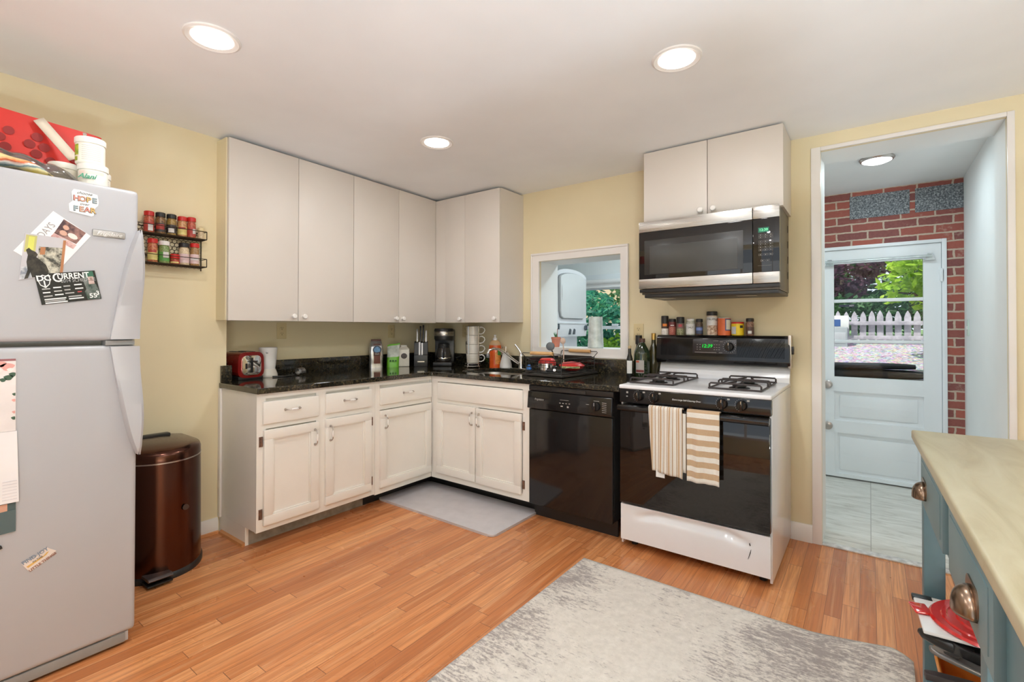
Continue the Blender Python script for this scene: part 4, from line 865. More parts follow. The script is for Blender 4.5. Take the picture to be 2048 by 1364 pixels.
MB().lathe([(.019,.230),(.019,.244),(.013,.250),(.008,.254),(.008,.262),(.011,.266),(.010,.275),(0,.278)], n=20).build('cap', WHITEP, t)
MB().grid(lambda u,v: ((.0512)*math.cos(-1.45+1.25*u), .0335*math.sin(-1.45+1.25*u), .03+.10*v), 12, 3).build('label', flat('soap_label',(.75,.28,.06),.4,var=.3,nscale=60), t)
MB().grid(lambda u,v: ((.0520)*math.cos(-1.0+.85*u), .0342*math.sin(-1.0+.85*u), .105+.045*v), 12, 3).build('label_leaf', flat('soap_leaf',(.04,.22,.04),.4), t)
t = thing('soap_dispenser', 'white round-shouldered pump soap dispenser between the orange soap and the faucet', 'soap dispenser', (.765,-.085,CT))
MB().lathe([(.046,0),(.051,.006),(.050,.03),(.034,.095),(.026,.122),(.016,.130)], n=32).build('bottle_body', WHITEP, t); MB().lathe([(.016,.128),(.016,.142),(.005,.145),(.005,.168),(.009,.170),(.009,.178),(0,.179)], n=18).tube([(0,0,.174),(.0,-.03,.176),(.0,-.042,.170)],.0045,8).build('pump', CHROME, t)
t = thing('dish_brush', 'small blue scrub brush head beside the dish rack', 'brush', (1.0,-.085,CT))
MB().lathe([(.019,0),(.022,.006),(.019,.022),(.014,.030),(.013,.040),(0,.042)], n=16, M=Matrix.Identity(4)).build('brush_head', flat('brush_blue',(.06,.22,.62),.4), t)
# ================================================================== dish rack and what stands in it
DX, DY = 1.405, -.262
t = thing('dish_rack', 'black wire dish rack with wooden handles on a tray beside the sink', 'dish rack', (DX,DY,CT), -.06)
TR = flat('tray_dark', (.05,.045,.04), .35, var=.2)
w = MB().box(-.170,.170,-.245,.225,.004,.009,.002)
for a,b,c,d in ((-.170,.170,-.245,-.237),(-.170,.170,.217,.225),(-.170,-.162,-.237,.217),(.162,.170,-.237,.217)): w.box(a,b,c,d,.009,.018,.002)
for a in (-.14,.14):
    for c in (-.2,.18): w.cyl((a,c,0),.012,.005,'z',10)
w.build('drip_tray', TR, t)
w = MB(); X0,X1,Y0,Y1 = -.150,.150,-.222,.205
for z,rr in ((.026,.0028),(.060,.0020),(.095,.0020)): w.tube([(X0,Y0,z),(X1,Y0,z),(X1,Y1,z),(X0,Y1,z)], rr, 6, True)
for x in (X0,X1): w.tube([(x,Y0,.122),(x,Y1,.122)],.0030,6)
for y in (Y0,Y1): w.tube([(X0,y,.122),(X0+.045,y,.108),(X1-.045,y,.108),(X1,y,.122)],.0030,6)
for i in range(8):
    x = X0+.02+i*.037
    for y in (Y0,Y1): w.tube([(x,y,.026),(x,y,.110)],.0015,5)
    w.tube([(x,Y0,.026),(x,Y1,.026)],.0015,5)
for x in (X0,X1):
    for y in (Y0,Y1): w.tube([(x,y,.010),(x,y,.124)],.0028,6)
w.build('wire_basket', WIRE, t)
MB().box(X0+.02,X1-.02,Y1-.004,Y1+.0,.096,.128,.001).box(X0-.002,X0+.001,Y0+.03,Y1-.03,.098,.122,.001).build('rim_band', WIRE, t)
for y, sg in ((Y0,-1),(Y1,1)):
    yy = y+sg*.028; k = MB().tube([(X0+.004,y,.122),(X0-.010,yy,.152),(X0-.004,yy,.160),(X1+.004,yy,.160),(X1+.010,yy,.152),(X1-.004,y,.122)],.0026,7).build('carry_handle', WIRE, t)
    MB().cyl((-.085,yy,.160),.0125,.185,'x',16).build('wooden_grip', flat('beech_grip',(.62,.37,.16),.5,var=.1), k)
def inrack(x, y): c_, s_ = math.cos(-.06), math.sin(-.06); return (DX+c_*x-s_*y, DY+s_*x+c_*y)
px_, py_ = inrack(-.073,-.075)
t = thing('saucepan', 'upturned steel saucepan with a red base drying in the dish rack', 'saucepan', (px_,py_,CT+.029))
MB().lathe([(.064,0),(.064,.052)], n=36).build('steel_side', CHROME, t); MB().lathe([(.0645,.052),(.063,.060),(.052,.080),(.040,.088),(0,.089)], n=36).build('red_base', RED, t)
px_, py_ = inrack(.075,.02)
t = thing('red_bowl', 'red melamine bowl with a coloured pattern lying in the dish rack', 'bowl', (px_,py_,CT+.062), .2)
MB().lathe([(0,-.032),(.045,-.030),(.082,-.012),(.092,.004),(.088,.010),(.060,.026),(0,.034)], n=36).build('bowl_body', RED, t)
MB().grid(lambda u,v: (.0915*math.cos(-2.3+1.7*u), .0915*math.sin(-2.3+1.7*u), -.010+.014*v), 16, 2).build('pattern_band', mottled('bowl_pattern',(.20,.35,.10),(.75,.62,.35),70), t)
px_, py_ = inrack(.045,-.150)
t = thing('peeler', 'small black-handled kitchen tool lying in front of the red bowl in the dish rack', 'kitchen tool', (px_,py_,CT+.036), .5)
MB().box(-.06,.045,-.012,.012,-.006,.010,.005).build('grip', BLACKP, t); MB().lathe([(.016,-.004),(.020,.002),(.020,.03),(.012,.036),(0,.036)], n=14).build('head', BLACKP, t); MB().cyl((.0,-.016,.008),.010,-.006,'y',14).build('rivet', CHROME, t)
px_, py_ = inrack(-.145,.105)
t = thing('serving_spoon', 'grey-headed serving spoon standing in the dish rack below the flower pot', 'spoon', (px_+.0,py_-.02,CT+.03), .3)
MB().tube([(.03,0,0),(.015,.0,.09),(.0,0,.135)],.005,8).build('handle', BLACKP, t); MB().ball((-.012,-.004,.165),.034,(1,.28,.95),20).build('spoon_head', flat('spoon_grey',(.14,.16,.17),.4), t)
px_, py_ = inrack(-.10,.175)
t = thing('wooden_spoon', 'pale wooden spoon leaning at the back of the dish rack', 'spoon', (px_,py_,CT+.03), .3)
MB().tube([(0,0,0),(.0,.004,.14),(-.006,.01,.185)],.005,8).ball((-.008,.012,.205),.021,(1,.35,1.2),16).build('spoon_body', flat('spoon_pale',(.66,.50,.40),.6), t)
# pass-through sill
SZ = 1.0785
t = thing('flower_pot', 'small terracotta pot with a tiny succulent on the pass-through sill', 'potted plant', (1.153,.075,SZ))
MB().lathe([(.026,0),(.028,.004),(.036,.062),(.039,.064),(.039,.080),(.034,.080),(.033,.072),(0,.072)], n=28).build('pot', flat('terracotta',(.58,.22,.15),.75), t)
w = MB()
for i in range(7): a = i*.9; w.tube([(0,0,.070),(.008*math.cos(a),.008*math.sin(a),.090),(.016*math.cos(a)-.006,.012*math.sin(a),.105+.008*(i%3))],[.005,.0045,.001],6)
w.build('plant', flat('succulent',(.06,.22,.09),.5), t); MB().tube([(.012,0,.07),(.013,.0,.148)],[.003,.0022],6).build('stick', flat('stick_red',(.38,.12,.10),.6), t)
t = thing('glass_vase', 'frosted textured glass vase on the pass-through sill', 'vase', (1.494,.10,SZ))
VG = glass('frosted_glass', (.93,.99,.98), .10, .15, haze=.50, hazecol=(.92,.99,.98))
MB().lathe([(.057,0),(.061,.006),(.060,.03),(.052,.215),(.053,.240),(.050,.240),(.049,.215),(.054,.012),(0,.010)], n=32).build('vase_body', VG, t)
# ================================================================== towels on the oven door
def towel(x0, x1, zf, zb_, label, mat, seed, skew=0, tagw=0):
    cx = (x0+x1)/2; t = thing('dish_towel', label, 'towel', (cx,-.756,.812), 0, 'dish towels on the oven handle'); hwid = (x1-x0)/2; rn = random.Random(seed); ph = [rn.random()*6 for _ in range(4)]
    def front(u, v):
        x = (u*2-1)*hwid; d = v*zf
        wav = .006*math.sin(9*u+ph[0]+2*v)*min(1,v*2.5) + .004*math.sin(17*u+ph[1])*min(1,v*2)
        return (x*(1-.10*v*skew)+.012*skew*v, -.0145-.004*v-wav-.002, -d - .018*skew*u*v)
    def top(u, v): a = PI*v; return ((u*2-1)*hwid, -.0155*math.cos(a)-.000, .0075*math.sin(a))
    def back(u, v): return ((u*2-1)*hwid, .0155, -v*.025)
    w = MB().grid(front, 26, 30).grid(top, 26, 7); bmesh.ops.remove_doubles(w.b, verts=w.b.verts, dist=.0026)
    f_ = w.build('front_drape', mat, t, smooth=70, solid=.0035)
    w = MB().grid(lambda u,v: ((u*2-1)*hwid*.9+ (.028 if skew else .004), .010-.018-.0, -.008-v*zb_ -.01*u), 12, 14)
    for vv in w.b.verts: vv.co.y = -.0095-.0015*math.sin(30*vv.co.x)
    if skew: w.build('rear_drape', mat, t, smooth=70, solid=.003)
    if tagw: MB().box(-.048,-.002,-.0155,-.0145,-zf-.032,-zf+.004).build('care_label', WHITE, t)
BEI = (.52,.36,.22); LIN = (.78,.74,.67); TAN = (.40,.25,.13); GRYS = (.35,.31,.29)
m1 = stripes('towel_vertical', 0, 21.5, [(0,LIN),(.26,TAN),(.34,LIN),(.42,BEI),(.62,LIN),(.72,GRYS),(.76,LIN),(.86,TAN),(.94,LIN)])
m2 = stripes('towel_horizontal', 2, 18.6, [(0,BEI),(.54,LIN)], phase=.1)
towel(2.244,2.420,.330,.300,'dish towel with tan and white vertical stripes on the oven handle',m1,3,1,1)
towel(2.444,2.600,.352,.30,'dish towel with beige and white horizontal bands on the oven handle',m2,9,0)
# ================================================================== floor things
w = MB()
def matf(u, v):
    return None
P = rrect(0,1,0,1,.09,6)
ma = [(.372,-.962),(.301,-.468),(1.414,-.574),(1.412,-1.058)]
mc = [(.305,-1.052),(.305,-.578),(1.418,-.578),(1.418,-1.058)]
o = MB().prism(rrect(.345,1.416,-1.060,-.568,.04,6), .0, .015, 'z', .006).build('floor_mat', RUBBER); tag(o, 'grey rubber anti-fatigue mat on the floor in front of the sink cabinet', 'floor mat')
def rugf(u, v):
    x = 1.343*u; y = -1.75*v
    k = max(0,(x-1.02)/.34); z = .009 + .036*k**1.3*math.exp(-(y/.16)**2)*(1-.55*max(0,(x-1.28)/.08)) 
    y += .030*k*math.exp(-(y/.2)**2) - .07*max(0,(x-1.27)/.09)**2*math.exp(-(y/.25)**2)
    return (x, y, z)
w = MB().grid(rugf, 90, 80)
o = w.build('area_rug', MATS['rug'], loc=(1.968,-.975,0), rz=-.006, smooth=60, solid=.008); tag(o, 'cream area rug with faded grey-brown distressed pattern on the wooden floor', 'rug')
bmv = MB().tube([(1.968+.008*math.sin(.0),-.972-.1*i,.007) for i in range(2)],.001)
bmv.b.free()
T = thing('trash_can', 'dark bronze half-round step trash can between the refrigerator and the counter end', 'trash can', (.035,-2.352,0))
def dsh(sc, n_=40, dep=.40, hw_=.208):
    P = [(0.02,-hw_*sc)]
    for i in range(n_+1):
        a = -PI/2 + PI*i/n_; P.append((.10+(dep-.10)*sc*math.cos(a)**.9 if math.cos(a)>1e-6 else .10, hw_*sc*math.sin(a)))
    P.append((0.02,hw_*sc)); return P
def dloft(m, lv):
    rings = [[m.b.verts.new((x,y,z)) for x,y in dsh(sc)] for sc,z in lv]
    for a,b in zip(rings, rings[1:]):
        for i in range(len(a)): j=(i+1)%len(a); m.b.faces.new((a[i],a[j],b[j],b[i]))
    m.b.faces.new(rings[0][::-1]); m.b.faces.new(rings[-1]); return m
dloft(MB(), [(1.03,0),(1.03,.018),(1.0,.030)]).build('base_ring', BLACKP, T, smooth=45)
dloft(MB(), [(1.0,.030),(.985,.565)]).build('body', MATS['bronze_can'], T, smooth=45)
dloft(MB(), [(.99,.565),(.99,.571)]).build('rim_line', NICKEL, T, smooth=45)
dloft(MB(), [(.985,.571),(.985,.600),(.96,.615),(.80,.632),(.5,.642),(.2,.645)]).build('lid', MATS['bronze_can'], T, smooth=45)
MB().box(.025,.07,-.10,.10,.60,.655,.008).build('lid_hinge', BLACKP, T)
MB().box(.36,.452,-.115,-.010,.010,.020,.006).build('pedal_base', BLACKP, T); MB().prism([(.36,.045),(.445,.052),(.462,.044),(.455,.036),(.36,.032)][::-1], -.112,-.012,'y',.003).build('pedal', flat('pedal_bronze',(.10,.08,.075),.35,.5), T)
MB().lathe([(.014,0),(.014,.003),(0,.003)], n=20, M=Matrix.Translation((.394,.06,.33)) @ Matrix.Rotation(PI/2,4,'Y')).build('logo_badge', flat('badge_bronze',(.05,.03,.025),.4), T)
# ================================================================== wire spice rack on the left wall
Q = thing('spice_rack', 'dark wire two-tier spice rack on the yellow wall beside the refrigerator', 'spice rack', (.031,-2.42,1.58))
w = MB(); rd = .085; ln = .335
for zb in (0,.158):
    w.tube([(.002,0,zb),(rd,0,zb),(rd,ln,zb),(.002,ln,zb)],.003,6,True).tube([(.002,0,zb+.045),(rd,0,zb+.045),(rd,ln,zb+.045),(.002,ln,zb+.045)],.0022,6,True)
    for k in range(6): w.tube([(.006+k*.0155,0,zb),(.006+k*.0155,ln,zb)],.0016,5)
    w.tube([(rd,ln,zb),(rd,ln,zb+.045)],.0025,6).tube([(rd,0,zb),(rd,0,zb+.045)],.0025,6)
for y in (0,ln): w.tube([(.004,y,-.018),(.004,y,.215),(.004,y-.006,.222),(.012,y-.02,.222)],.0035,8)
w.build('wire_frame', flat('wire_bronze',(.045,.035,.022),.4,.5), Q)
w = MB()
for r0 in range(12):
    for c0 in range(15):
        cy_ = .012+c0*.0222+(.0111 if r0%2 else 0); cz_ = .004+r0*.0192
        if cy_ < ln-.006: w.tube([(.004,cy_+.0118*math.sin(PI/3*i),cz_+.0118*math.cos(PI/3*i)) for i in range(6)],.0008,4,True)
w.build('hex_mesh', flat('wire_bronze',(.045,.035,.022),.4,.5), Q)
GU, GD = 'spice jars on the upper tier of the wall rack', 'spice jars on the lower tier of the wall rack'
RJ = mottled('red_spice',(.30,.035,.02),(.55,.16,.08)); BJ = mottled('brown_jar',(.10,.05,.02),(.30,.17,.07)); OJ = mottled('orange_spice',(.40,.17,.06),(.62,.34,.16)); HJ = mottled('herb_jar',(.12,.20,.05),(.32,.40,.16)); PJ = mottled('pale_jar',(.55,.42,.25),(.75,.62,.42)); SJ = mottled('seed_jar',(.22,.11,.04),(.46,.27,.11),200)
LW = col('jar_label_white',.72,.70,.68); LR = col('jar_label_red',.42,.05,.04); LY = col('jar_label_yellow',.72,.60,.22); LB = col('jar_label_dark',.05,.04,.04); LP = col('jar_label_pink',.70,.52,.52); LGN = col('jar_label_green',.10,.32,.07)
zU, zD, xr = 1.58+.158+.004, 1.58+.004, .031+.045; rzj = PI/2-.35
def rj(y, zz, h, lid, body, lab, label, grp, r=.0225, patch=None, **k): jar('spice_jar', label, 'spice jar', (xr,y,zz), r, h, .024, body, lid, lab, .12, .62, 1.03, grp, rz=rzj, patch=patch, **k)
rj(-2.352,zU,.115,RED,RJ,LR,'red-lidded spice jar on the upper tier nearest the refrigerator',GU,patch=(LW,-.1,.9,.10,.50))
rj(-2.300,zU,.117,BK,BJ,LB,'black-lidded spice jar with a dark red label on the upper tier',GU,patch=(LR,-.9,.9,.25,.55))
rj(-2.248,zU,.117,BK,mottled('gold_spice',(.22,.13,.03),(.40,.27,.08)),LB,'black-lidded spice jar with a white square label on the upper tier',GU,patch=(LW,-.6,.6,.16,.40))
rj(-2.196,zU,.114,RED,OJ,LY,'red-lidded spice jar with a yellow label on the upper tier',GU,patch=(LR,-.8,.8,.46,.60))
rj(-2.150,zU,.118,RED,RJ,LR,'red-lidded spice jar at the far end of the upper tier',GU,r=.0215,patch=(LW,.3,1.1,.25,.55))
rj(-2.335,zD,.128,RED,mottled('chili_jar',(.35,.05,.03),(.60,.25,.10)),LY,'red-lidded spice jar with a yellow label on the lower tier',GD,patch=(LR,-.9,.9,.50,.62))
rj(-2.282,zD,.122,WHITEP,HJ,LGN,'white-lidded jar of green herbs on the lower tier',GD,r=.025,patch=(LW,-.1,1.0,.30,.62))
rj(-2.231,zD,.056,RED,RJ,LR,'short red spice tin in the middle of the lower tier',GD,patch=(LY,-.9,.9,.16,.42))
rj(-2.186,zD,.124,BK,PJ,LP,'black-lidded jar with a pink label on the lower tier',GD,r=.025)
rj(-2.133,zD,.130,RED,SJ,LP,'red-lidded jar of brown seeds at the far end of the lower tier',GD,patch=(LW,-.9,.9,.30,.42))
rj(-2.101,zU,.068,CREAM,PJ,None,'small pale jar at the very end of the upper tier of the wall rack',GU,r=.016)
# ================================================================== on top of the refrigerator
FT = 1.7695
Tb = thing('tote_bag', 'red reusable shopping bag with dark spots and a cream strap on the refrigerator', 'shopping bag', (.45,-2.975,FT))
REDC = flat('bag_red', (.60,.030,.020), .55, var=.12, nscale=6)
bh = .315
def bagp(u, v):
    a = 2*PI*u; c, s_ = math.cos(a), math.sin(a)
    y = .315*math.copysign(abs(c)**.35,c); x = .085*math.copysign(abs(s_)**.5,s_)*(1-.55*v)
    crease = .012*math.exp(-((y-.062)/.012)**2) if s_ > 0 else 0
    return (x - crease + .008*math.sin(9*y+3*v), y + .02*v*v*(1 if y>0 else -.4), bh*v*(1-.05*abs(y)/.3))
MB().grid(bagp, 72, 14, True).build('bag_body', REDC, Tb, smooth=70)
SPOT = flat('bag_spot', (.27,.012,.012), .55)
w_ = [(.041,.226,.016),(.018,.194,.015),(.031,.157,.017),(.122,.226,.017),(.099,.19,.017),(.142,.188,.017),(.118,.154,.017),(.201,.224,.012),(.159,.135,.016),(-.03,.225,.016),(-.08,.17,.016),(.235,.165,.015)]
for y,z,r in w_:
    v = z/bh; x = .085*(1-.55*v) + .010
    MB().lathe([(r,0),(r,.0012),(0,.0014)], n=20, M=Matrix.Translation((x-.0035+.008*math.sin(9*y+3*v),y,z)) @ Matrix.Rotation(PI/2,4,'Y') @ Matrix.Rotation(.14,4,'Y')).build('printed_spot', SPOT, Tb)

sm = MB()
def strap(u, v):
    t_ = v; y = .125+.095*t_; z = .300-.150*t_; x = .052+.072*t_
    return (x+.004, y+(u-.5)*.030, z+(u-.5)*.022)
sm.grid(strap, 2, 10).build('strap', flat('strap_cream',(.66,.58,.47),.8), Tb, solid=.003)
MB().grid(lambda u,v: (.0+.03*math.sin(PI*u), .245+.055*u, .27+.03*math.sin(PI*u)*(v*.6+.4)), 10, 4).build('back_strap', flat('strap_grey',(.42,.37,.32),.8), Tb, solid=.003)
def tub(loc, label, patches, rz=1.22, name='tub'):
    t = thing('supplement_tub', label, 'tub', loc, rz, 'white plastic tubs stacked on the refrigerator')
    MB().lathe([(.043,0),(.046,.004),(.046,.075),(.043,.082)], n=32).build('tub_body', flat('tub_white',(.82,.79,.70),.4), t)
    MB().lathe([(.0475,.081),(.0485,.084),(.0485,.101),(.046,.104),(0,.104)], n=36).build('lid', flat('tub_lid',(.86,.84,.78),.35), t)
    for m_, a0,a1,z0,z1 in patches: MB().grid(lambda u,v: (.0466*math.cos(-PI/2+a0+(a1-a0)*u), .0466*math.sin(-PI/2+a0+(a1-a0)*u), z0+(z1-z0)*v), 10, 2).build('label_print', m_, t)
    return t
LIME = mottled('lime_print',(.16,.28,.03),(.52,.58,.06),60); LINES = stripes('label_lines', 2, 130, [(0,(.80,.78,.70)),(.7,(.58,.55,.50))], .5)
t = tub((.705,-2.722,FT), 'lower white tub with green script lettering, under the lime-print tub', [(flat('tub_blush',(.82,.66,.58),.4),-.95,.9,.062,.074)])
text('Alani', .026, (-.012,-.0480,.050), '-y', flat('script_green',(.05,.30,.18),.5), t, shear=.35, bold=.0005)
MB().grid(lambda u,v: (.0468*math.cos(-PI/2-.1+.7*u), .0468*math.sin(-PI/2-.1+.7*u), .002+.012*v*math.sin(PI*u)), 10, 2).build('fruit_print', flat('print_plum',(.25,.06,.10),.5), t)
tub((.700,-2.730,FT+.1045), 'upper white tub printed with a lime, stacked on another tub', [(LIME,-1.25,-.72,.030,.072),(LIME,-1.2,-.80,.008,.024),(LINES,-.45,.9,.010,.072)])
tub((.637,-2.795,FT), 'white tub behind the stacked pair, next to the red bag, with printed lines', [(LINES,-1.2,.4,.010,.072)])
tub((.602,-2.690,FT), 'white tub standing behind the stacked tubs at the wall side of the refrigerator top', [(LINES,-.6,1.2,.010,.072)])
Sn = thing('bread_bag', 'flattened yellow printed food bag in clear wrap at the front of the refrigerator top', 'food bag', (.725,-2.955,FT), -.06)
BM_ = N('food_bag_print'); vv = BM_.coord(); xx = BM_.sep(vv); ff = BM_.math('ADD', BM_.math('MULTIPLY', xx[2], 13), BM_.math('MULTIPLY', xx[1], -1.1))
BM_.bsdf(BM_.ramp(BM_.math('ADD', ff, BM_.math('MULTIPLY', BM_.noise(vv, 22, 3), .3)), [(.12,(.72,.33,.02)),(.30,(.78,.60,.10)),(.42,(.80,.72,.42)),(.50,(.10,.22,.26)),(.58,(.75,.70,.62)),(.66,(.66,.12,.03)),(.80,(.75,.55,.25))]), .2, coat=.4); MATS['food_bag'] = BM_.m
def brd(u, v):
    a = 2*PI*u; c, s_ = math.cos(a), math.sin(a); y = -.20+.32*v; e = math.sin(PI*min(1,max(0,.12+.86*v)))**.45
    return (.095*c*e*(1+.06*math.sin(11*v)), y, .044*e+.044*e*s_*(1-.50*v)+.004*math.sin(17*v+4*u))
MB().grid(brd, 28, 26, True).build('bag_body', MATS['food_bag'], Sn, smooth=70)
FILM = glass('clear_film', (.99,.985,.985), .07, rough=.10, haze=.07, hazecol=(.85,.80,.78))
def film(u, v):
    a = 2*PI*u; y = -.21+.40*v; e = math.sin(PI*min(1,.1+.88*v))**.5
    return (-.03+.10*math.cos(a)*e+.006*math.sin(23*v+9*u), y+.006*math.sin(31*u), .052*e*(1+.15*math.sin(7*v))+.050*e*math.sin(a)+.005*math.sin(29*v+13*u))
MB().grid(film, 40, 40, True).build('clear_wrap', FILM, Sn, smooth=25)
# ================================================================== things stuck on the refrigerator
FX = .8705
def onfridge(name, label, cat, pts, mat, t=.0012, x=FX, group=None):
    cy = sum(p[0] for p in pts)/len(pts); cz = sum(p[1] for p in pts)/len(pts)
    r = thing(name, label, cat, (x,cy,cz), 0, group); MB().prism([(a-cy,b-cz) for a,b in pts], 0, t, 'x').build('sheet', mat, r); r['c'] = (cy,cz); return r, cy, cz
def sheet(r, cy, cz, pts, mat, t, nm, x0=0): return MB().prism([(a-cy,b-cz) for a,b in pts], x0, t, 'x').build(nm, mat, r)
def lerp4(P, u, v):
    (a,b),(c,d),(e,f),(g,h) = P   # tl tr br bl
    return ((a*(1-u)+c*u)*(1-v)+(g*(1-u)+e*u)*v, (b*(1-u)+d*u)*(1-v)+(h*(1-u)+f*u)*v)
def quad(P, u0, u1, v0, v1): return [lerp4(P,u0,v0), lerp4(P,u1,v0), lerp4(P,u1,v1), lerp4(P,u0,v1)]
PK = flat('letter_pink',(.66,.27,.22),.5); YE = flat('letter_yellow',(.72,.46,.14),.5); BLG = flat('letter_bluegrey',(.32,.42,.46),.5); PE = flat('letter_peach',(.72,.38,.26),.5)
r, cy, cz = onfridge('fridge_magnet','small lettered magnet reading choose hope over fear, highest on the refrigerator','magnet',[(-2.818,1.722),(-2.812,1.734),(-2.79,1.734),(-2.745,1.726),(-2.741,1.70),(-2.743,1.686),(-2.751,1.676),(-2.755,1.647),(-2.762,1.643),(-2.80,1.648),(-2.823,1.652),(-2.825,1.678),(-2.815,1.690)],WHITE)
del r['c']
def letters(r, cy, cz, s_, y, z, dy, size, mats, x=.0013, dzz=0, bold=.0011):
    for i, ch in enumerate(s_):
        text(ch, size, (x+.0001*i, y+dy*i-cy-.0004, z+dzz*i-cz-.0004), '+x', INK, r, 'letter_outline', bold=bold+.0003)
        text(ch, size, (x+.0008+.0001*i, y+dy*i-cy, z+dzz*i-cz), '+x', mats[i%len(mats)], r, 'letter', bold=bold-.0008)
letters(r,cy,cz,'HOPE',-2.804,1.702,.0170,.026,[PK,PE,YE,BLG]); letters(r,cy,cz,'FEAR',-2.806,1.664,.0162,.026,[BLG,PE,PK,YE])
text('choose', .015, (.0014,-2.782-cy,1.7235-cz), '+x', INK, r, shear=.3); text('over', .014, (.0014,-2.782-cy,1.684-cz), '+x', INK, r, shear=.3)
Pc = [(-2.964,1.489),(-2.866,1.643),(-2.763,1.570),(-2.858,1.420)]
Pc = [(-2.964,1.489),(-2.866,1.643),(-2.763,1.570),(-2.861,1.418)]
r, cy, cz = onfridge('photo_card','white tilted holiday photo card showing people, partly under the dog photo','photo card',Pc,PAPER); del r['c']
text('HOLIDAYS', .029, (.0014,-2.898-cy,1.548-cz), '+x', flat('card_grey',(.30,.28,.28),.5), r, roll=.99, sx=.85)
PH1 = [(-2.863,1.566),(-2.838,1.619),(-2.777,1.579),(-2.804,1.534)]
sheet(r,cy,cz,PH1,mottled('photo_people',(.06,.03,.035),(.34,.18,.15),26),.0018,'printed_photo')
sheet(r,cy,cz,[lerp4(PH1,.25+.16*math.cos(a),.30+.16*math.sin(a)) for a in [i*.628 for i in range(10)]],flat('photo_skin',(.58,.34,.25),.5),.0021,'printed_face')
sheet(r,cy,cz,[lerp4(PH1,.62+.14*math.cos(a),.26+.13*math.sin(a)) for a in [i*.628 for i in range(10)]],flat('photo_skin',(.58,.34,.25),.5),.0021,'printed_face')
sheet(r,cy,cz,[lerp4(PH1,.35+.17*math.cos(a),.68+.22*math.sin(a)) for a in [i*.628 for i in range(10)]],flat('photo_cream',(.72,.66,.60),.5),.0021,'printed_shirt')
sheet(r,cy,cz,[(-2.872,1.552),(-2.862,1.568),(-2.803,1.530),(-2.812,1.515)],mottled('photo_pinkish',(.40,.18,.17),(.70,.50,.46),30),.0018,'printed_photo')
Pd = [(-2.936,1.554),(-2.831,1.549),(-2.840,1.424),(-2.951,1.391)]
r, cy, cz = onfridge('dog_photo','snapshot of a black dog sitting indoors, over the tilted card on the refrigerator','photo',[(-2.936,1.554),(-2.831,1.549),(-2.840,1.420),(-2.951,1.391)],flat('photo_wallgrey',(.50,.48,.50),.4),.0024); del r['c']
sheet(r,cy,cz,quad(Pd,.03,.29,.03,.40),flat('photo_olive',(.48,.45,.16),.5),.0028,'printed_picture'); sheet(r,cy,cz,quad(Pd,.10,.24,.06,.36),flat('photo_lime',(.62,.62,.12),.5),.0030,'printed_picture')
sheet(r,cy,cz,quad(Pd,.36,.95,.27,1.0),mottled('photo_crate',(.05,.05,.04),(.55,.52,.42),55),.0028,'printed_crate'); sheet(r,cy,cz,quad(Pd,.40,.52,.28,.46),flat('photo_wood',(.40,.17,.07),.5),.0031,'printed_wood')
sheet(r,cy,cz,quad(Pd,.93,1.0,.05,.98),flat('photo_wood',(.40,.17,.07),.5),.0031,'printed_door')
sheet(r,cy,cz,quad(Pd,.02,.30,.72,.99),mottled('photo_rug',(.20,.22,.26),(.55,.56,.58),40),.0029,'printed_rug')
dog = [(.07,.36),(.13,.31),(.20,.36),(.30,.40),(.36,.46),(.33,.52),(.44,.60),(.58,.72),(.66,.88),(.66,.99),(.30,.99),(.24,.86),(.20,.99),(.12,.995),(.17,.80),(.12,.62),(.13,.47)]
sheet(r,cy,cz,[lerp4(Pd,*p) for p in dog],mottled('photo_dog',(.008,.008,.007),(.05,.04,.03),45),.0033,'printed_dog')
Ps = [(-2.913,1.414),(-2.752,1.443),(-2.731,1.339),(-2.893,1.309)]
r, cy, cz = onfridge('schedule_magnet','black team schedule magnet with a shield crest and a player, lowest of the papers','magnet',Ps,flat('sched_black',(.012,.013,.011),.35),.004); del r['c']
rl = math.atan2(.029,.161)
def st(s_, size, u, v, mat=WHITE, al='LEFT', b_=0, sx=1): p = lerp4(Ps,u,v); text(s_, size, (.0043,p[0]-cy,p[1]-cz), '+x', mat, r, 'schedule_lettering', roll=rl*.92, bold=b_, align=al, sx=sx)
st('C', .044, .262, .17, b_=.0006, sx=.8); st('URRENT', .029, .345, .135, b_=.0006, sx=.80); st('2014 SCHEDULE', .0175, .385, .285, flat('sched_grey',(.42,.42,.41),.5), sx=.78)
sheet(r,cy,cz,[lerp4(Ps,*p) for p in [(.02,.04),(.07,.075),(.12,.03),(.17,.07),(.22,.03),(.235,.20),(.20,.36),(.125,.47),(.05,.37),(.025,.20)]],WHITE,.0044,'crest'); sheet(r,cy,cz,[lerp4(Ps,*p) for p in [(.035,.08),(.12,.07),(.21,.065),(.218,.20),(.19,.34),(.125,.43),(.06,.35),(.04,.20)]],INK,.0047,'crest_field')
p = lerp4(Ps,.125,.155); text('DC', .026, (.005,p[0]-cy,p[1]-cz), '+x', WHITE, r, 'crest_lettering', roll=rl*.9, bold=.0008)
sheet(r,cy,cz,quad(Ps,.112,.135,.22,.42),WHITE,.0050,'crest_bar')
PG = flat('sched_grey',(.42,.42,.41),.5)
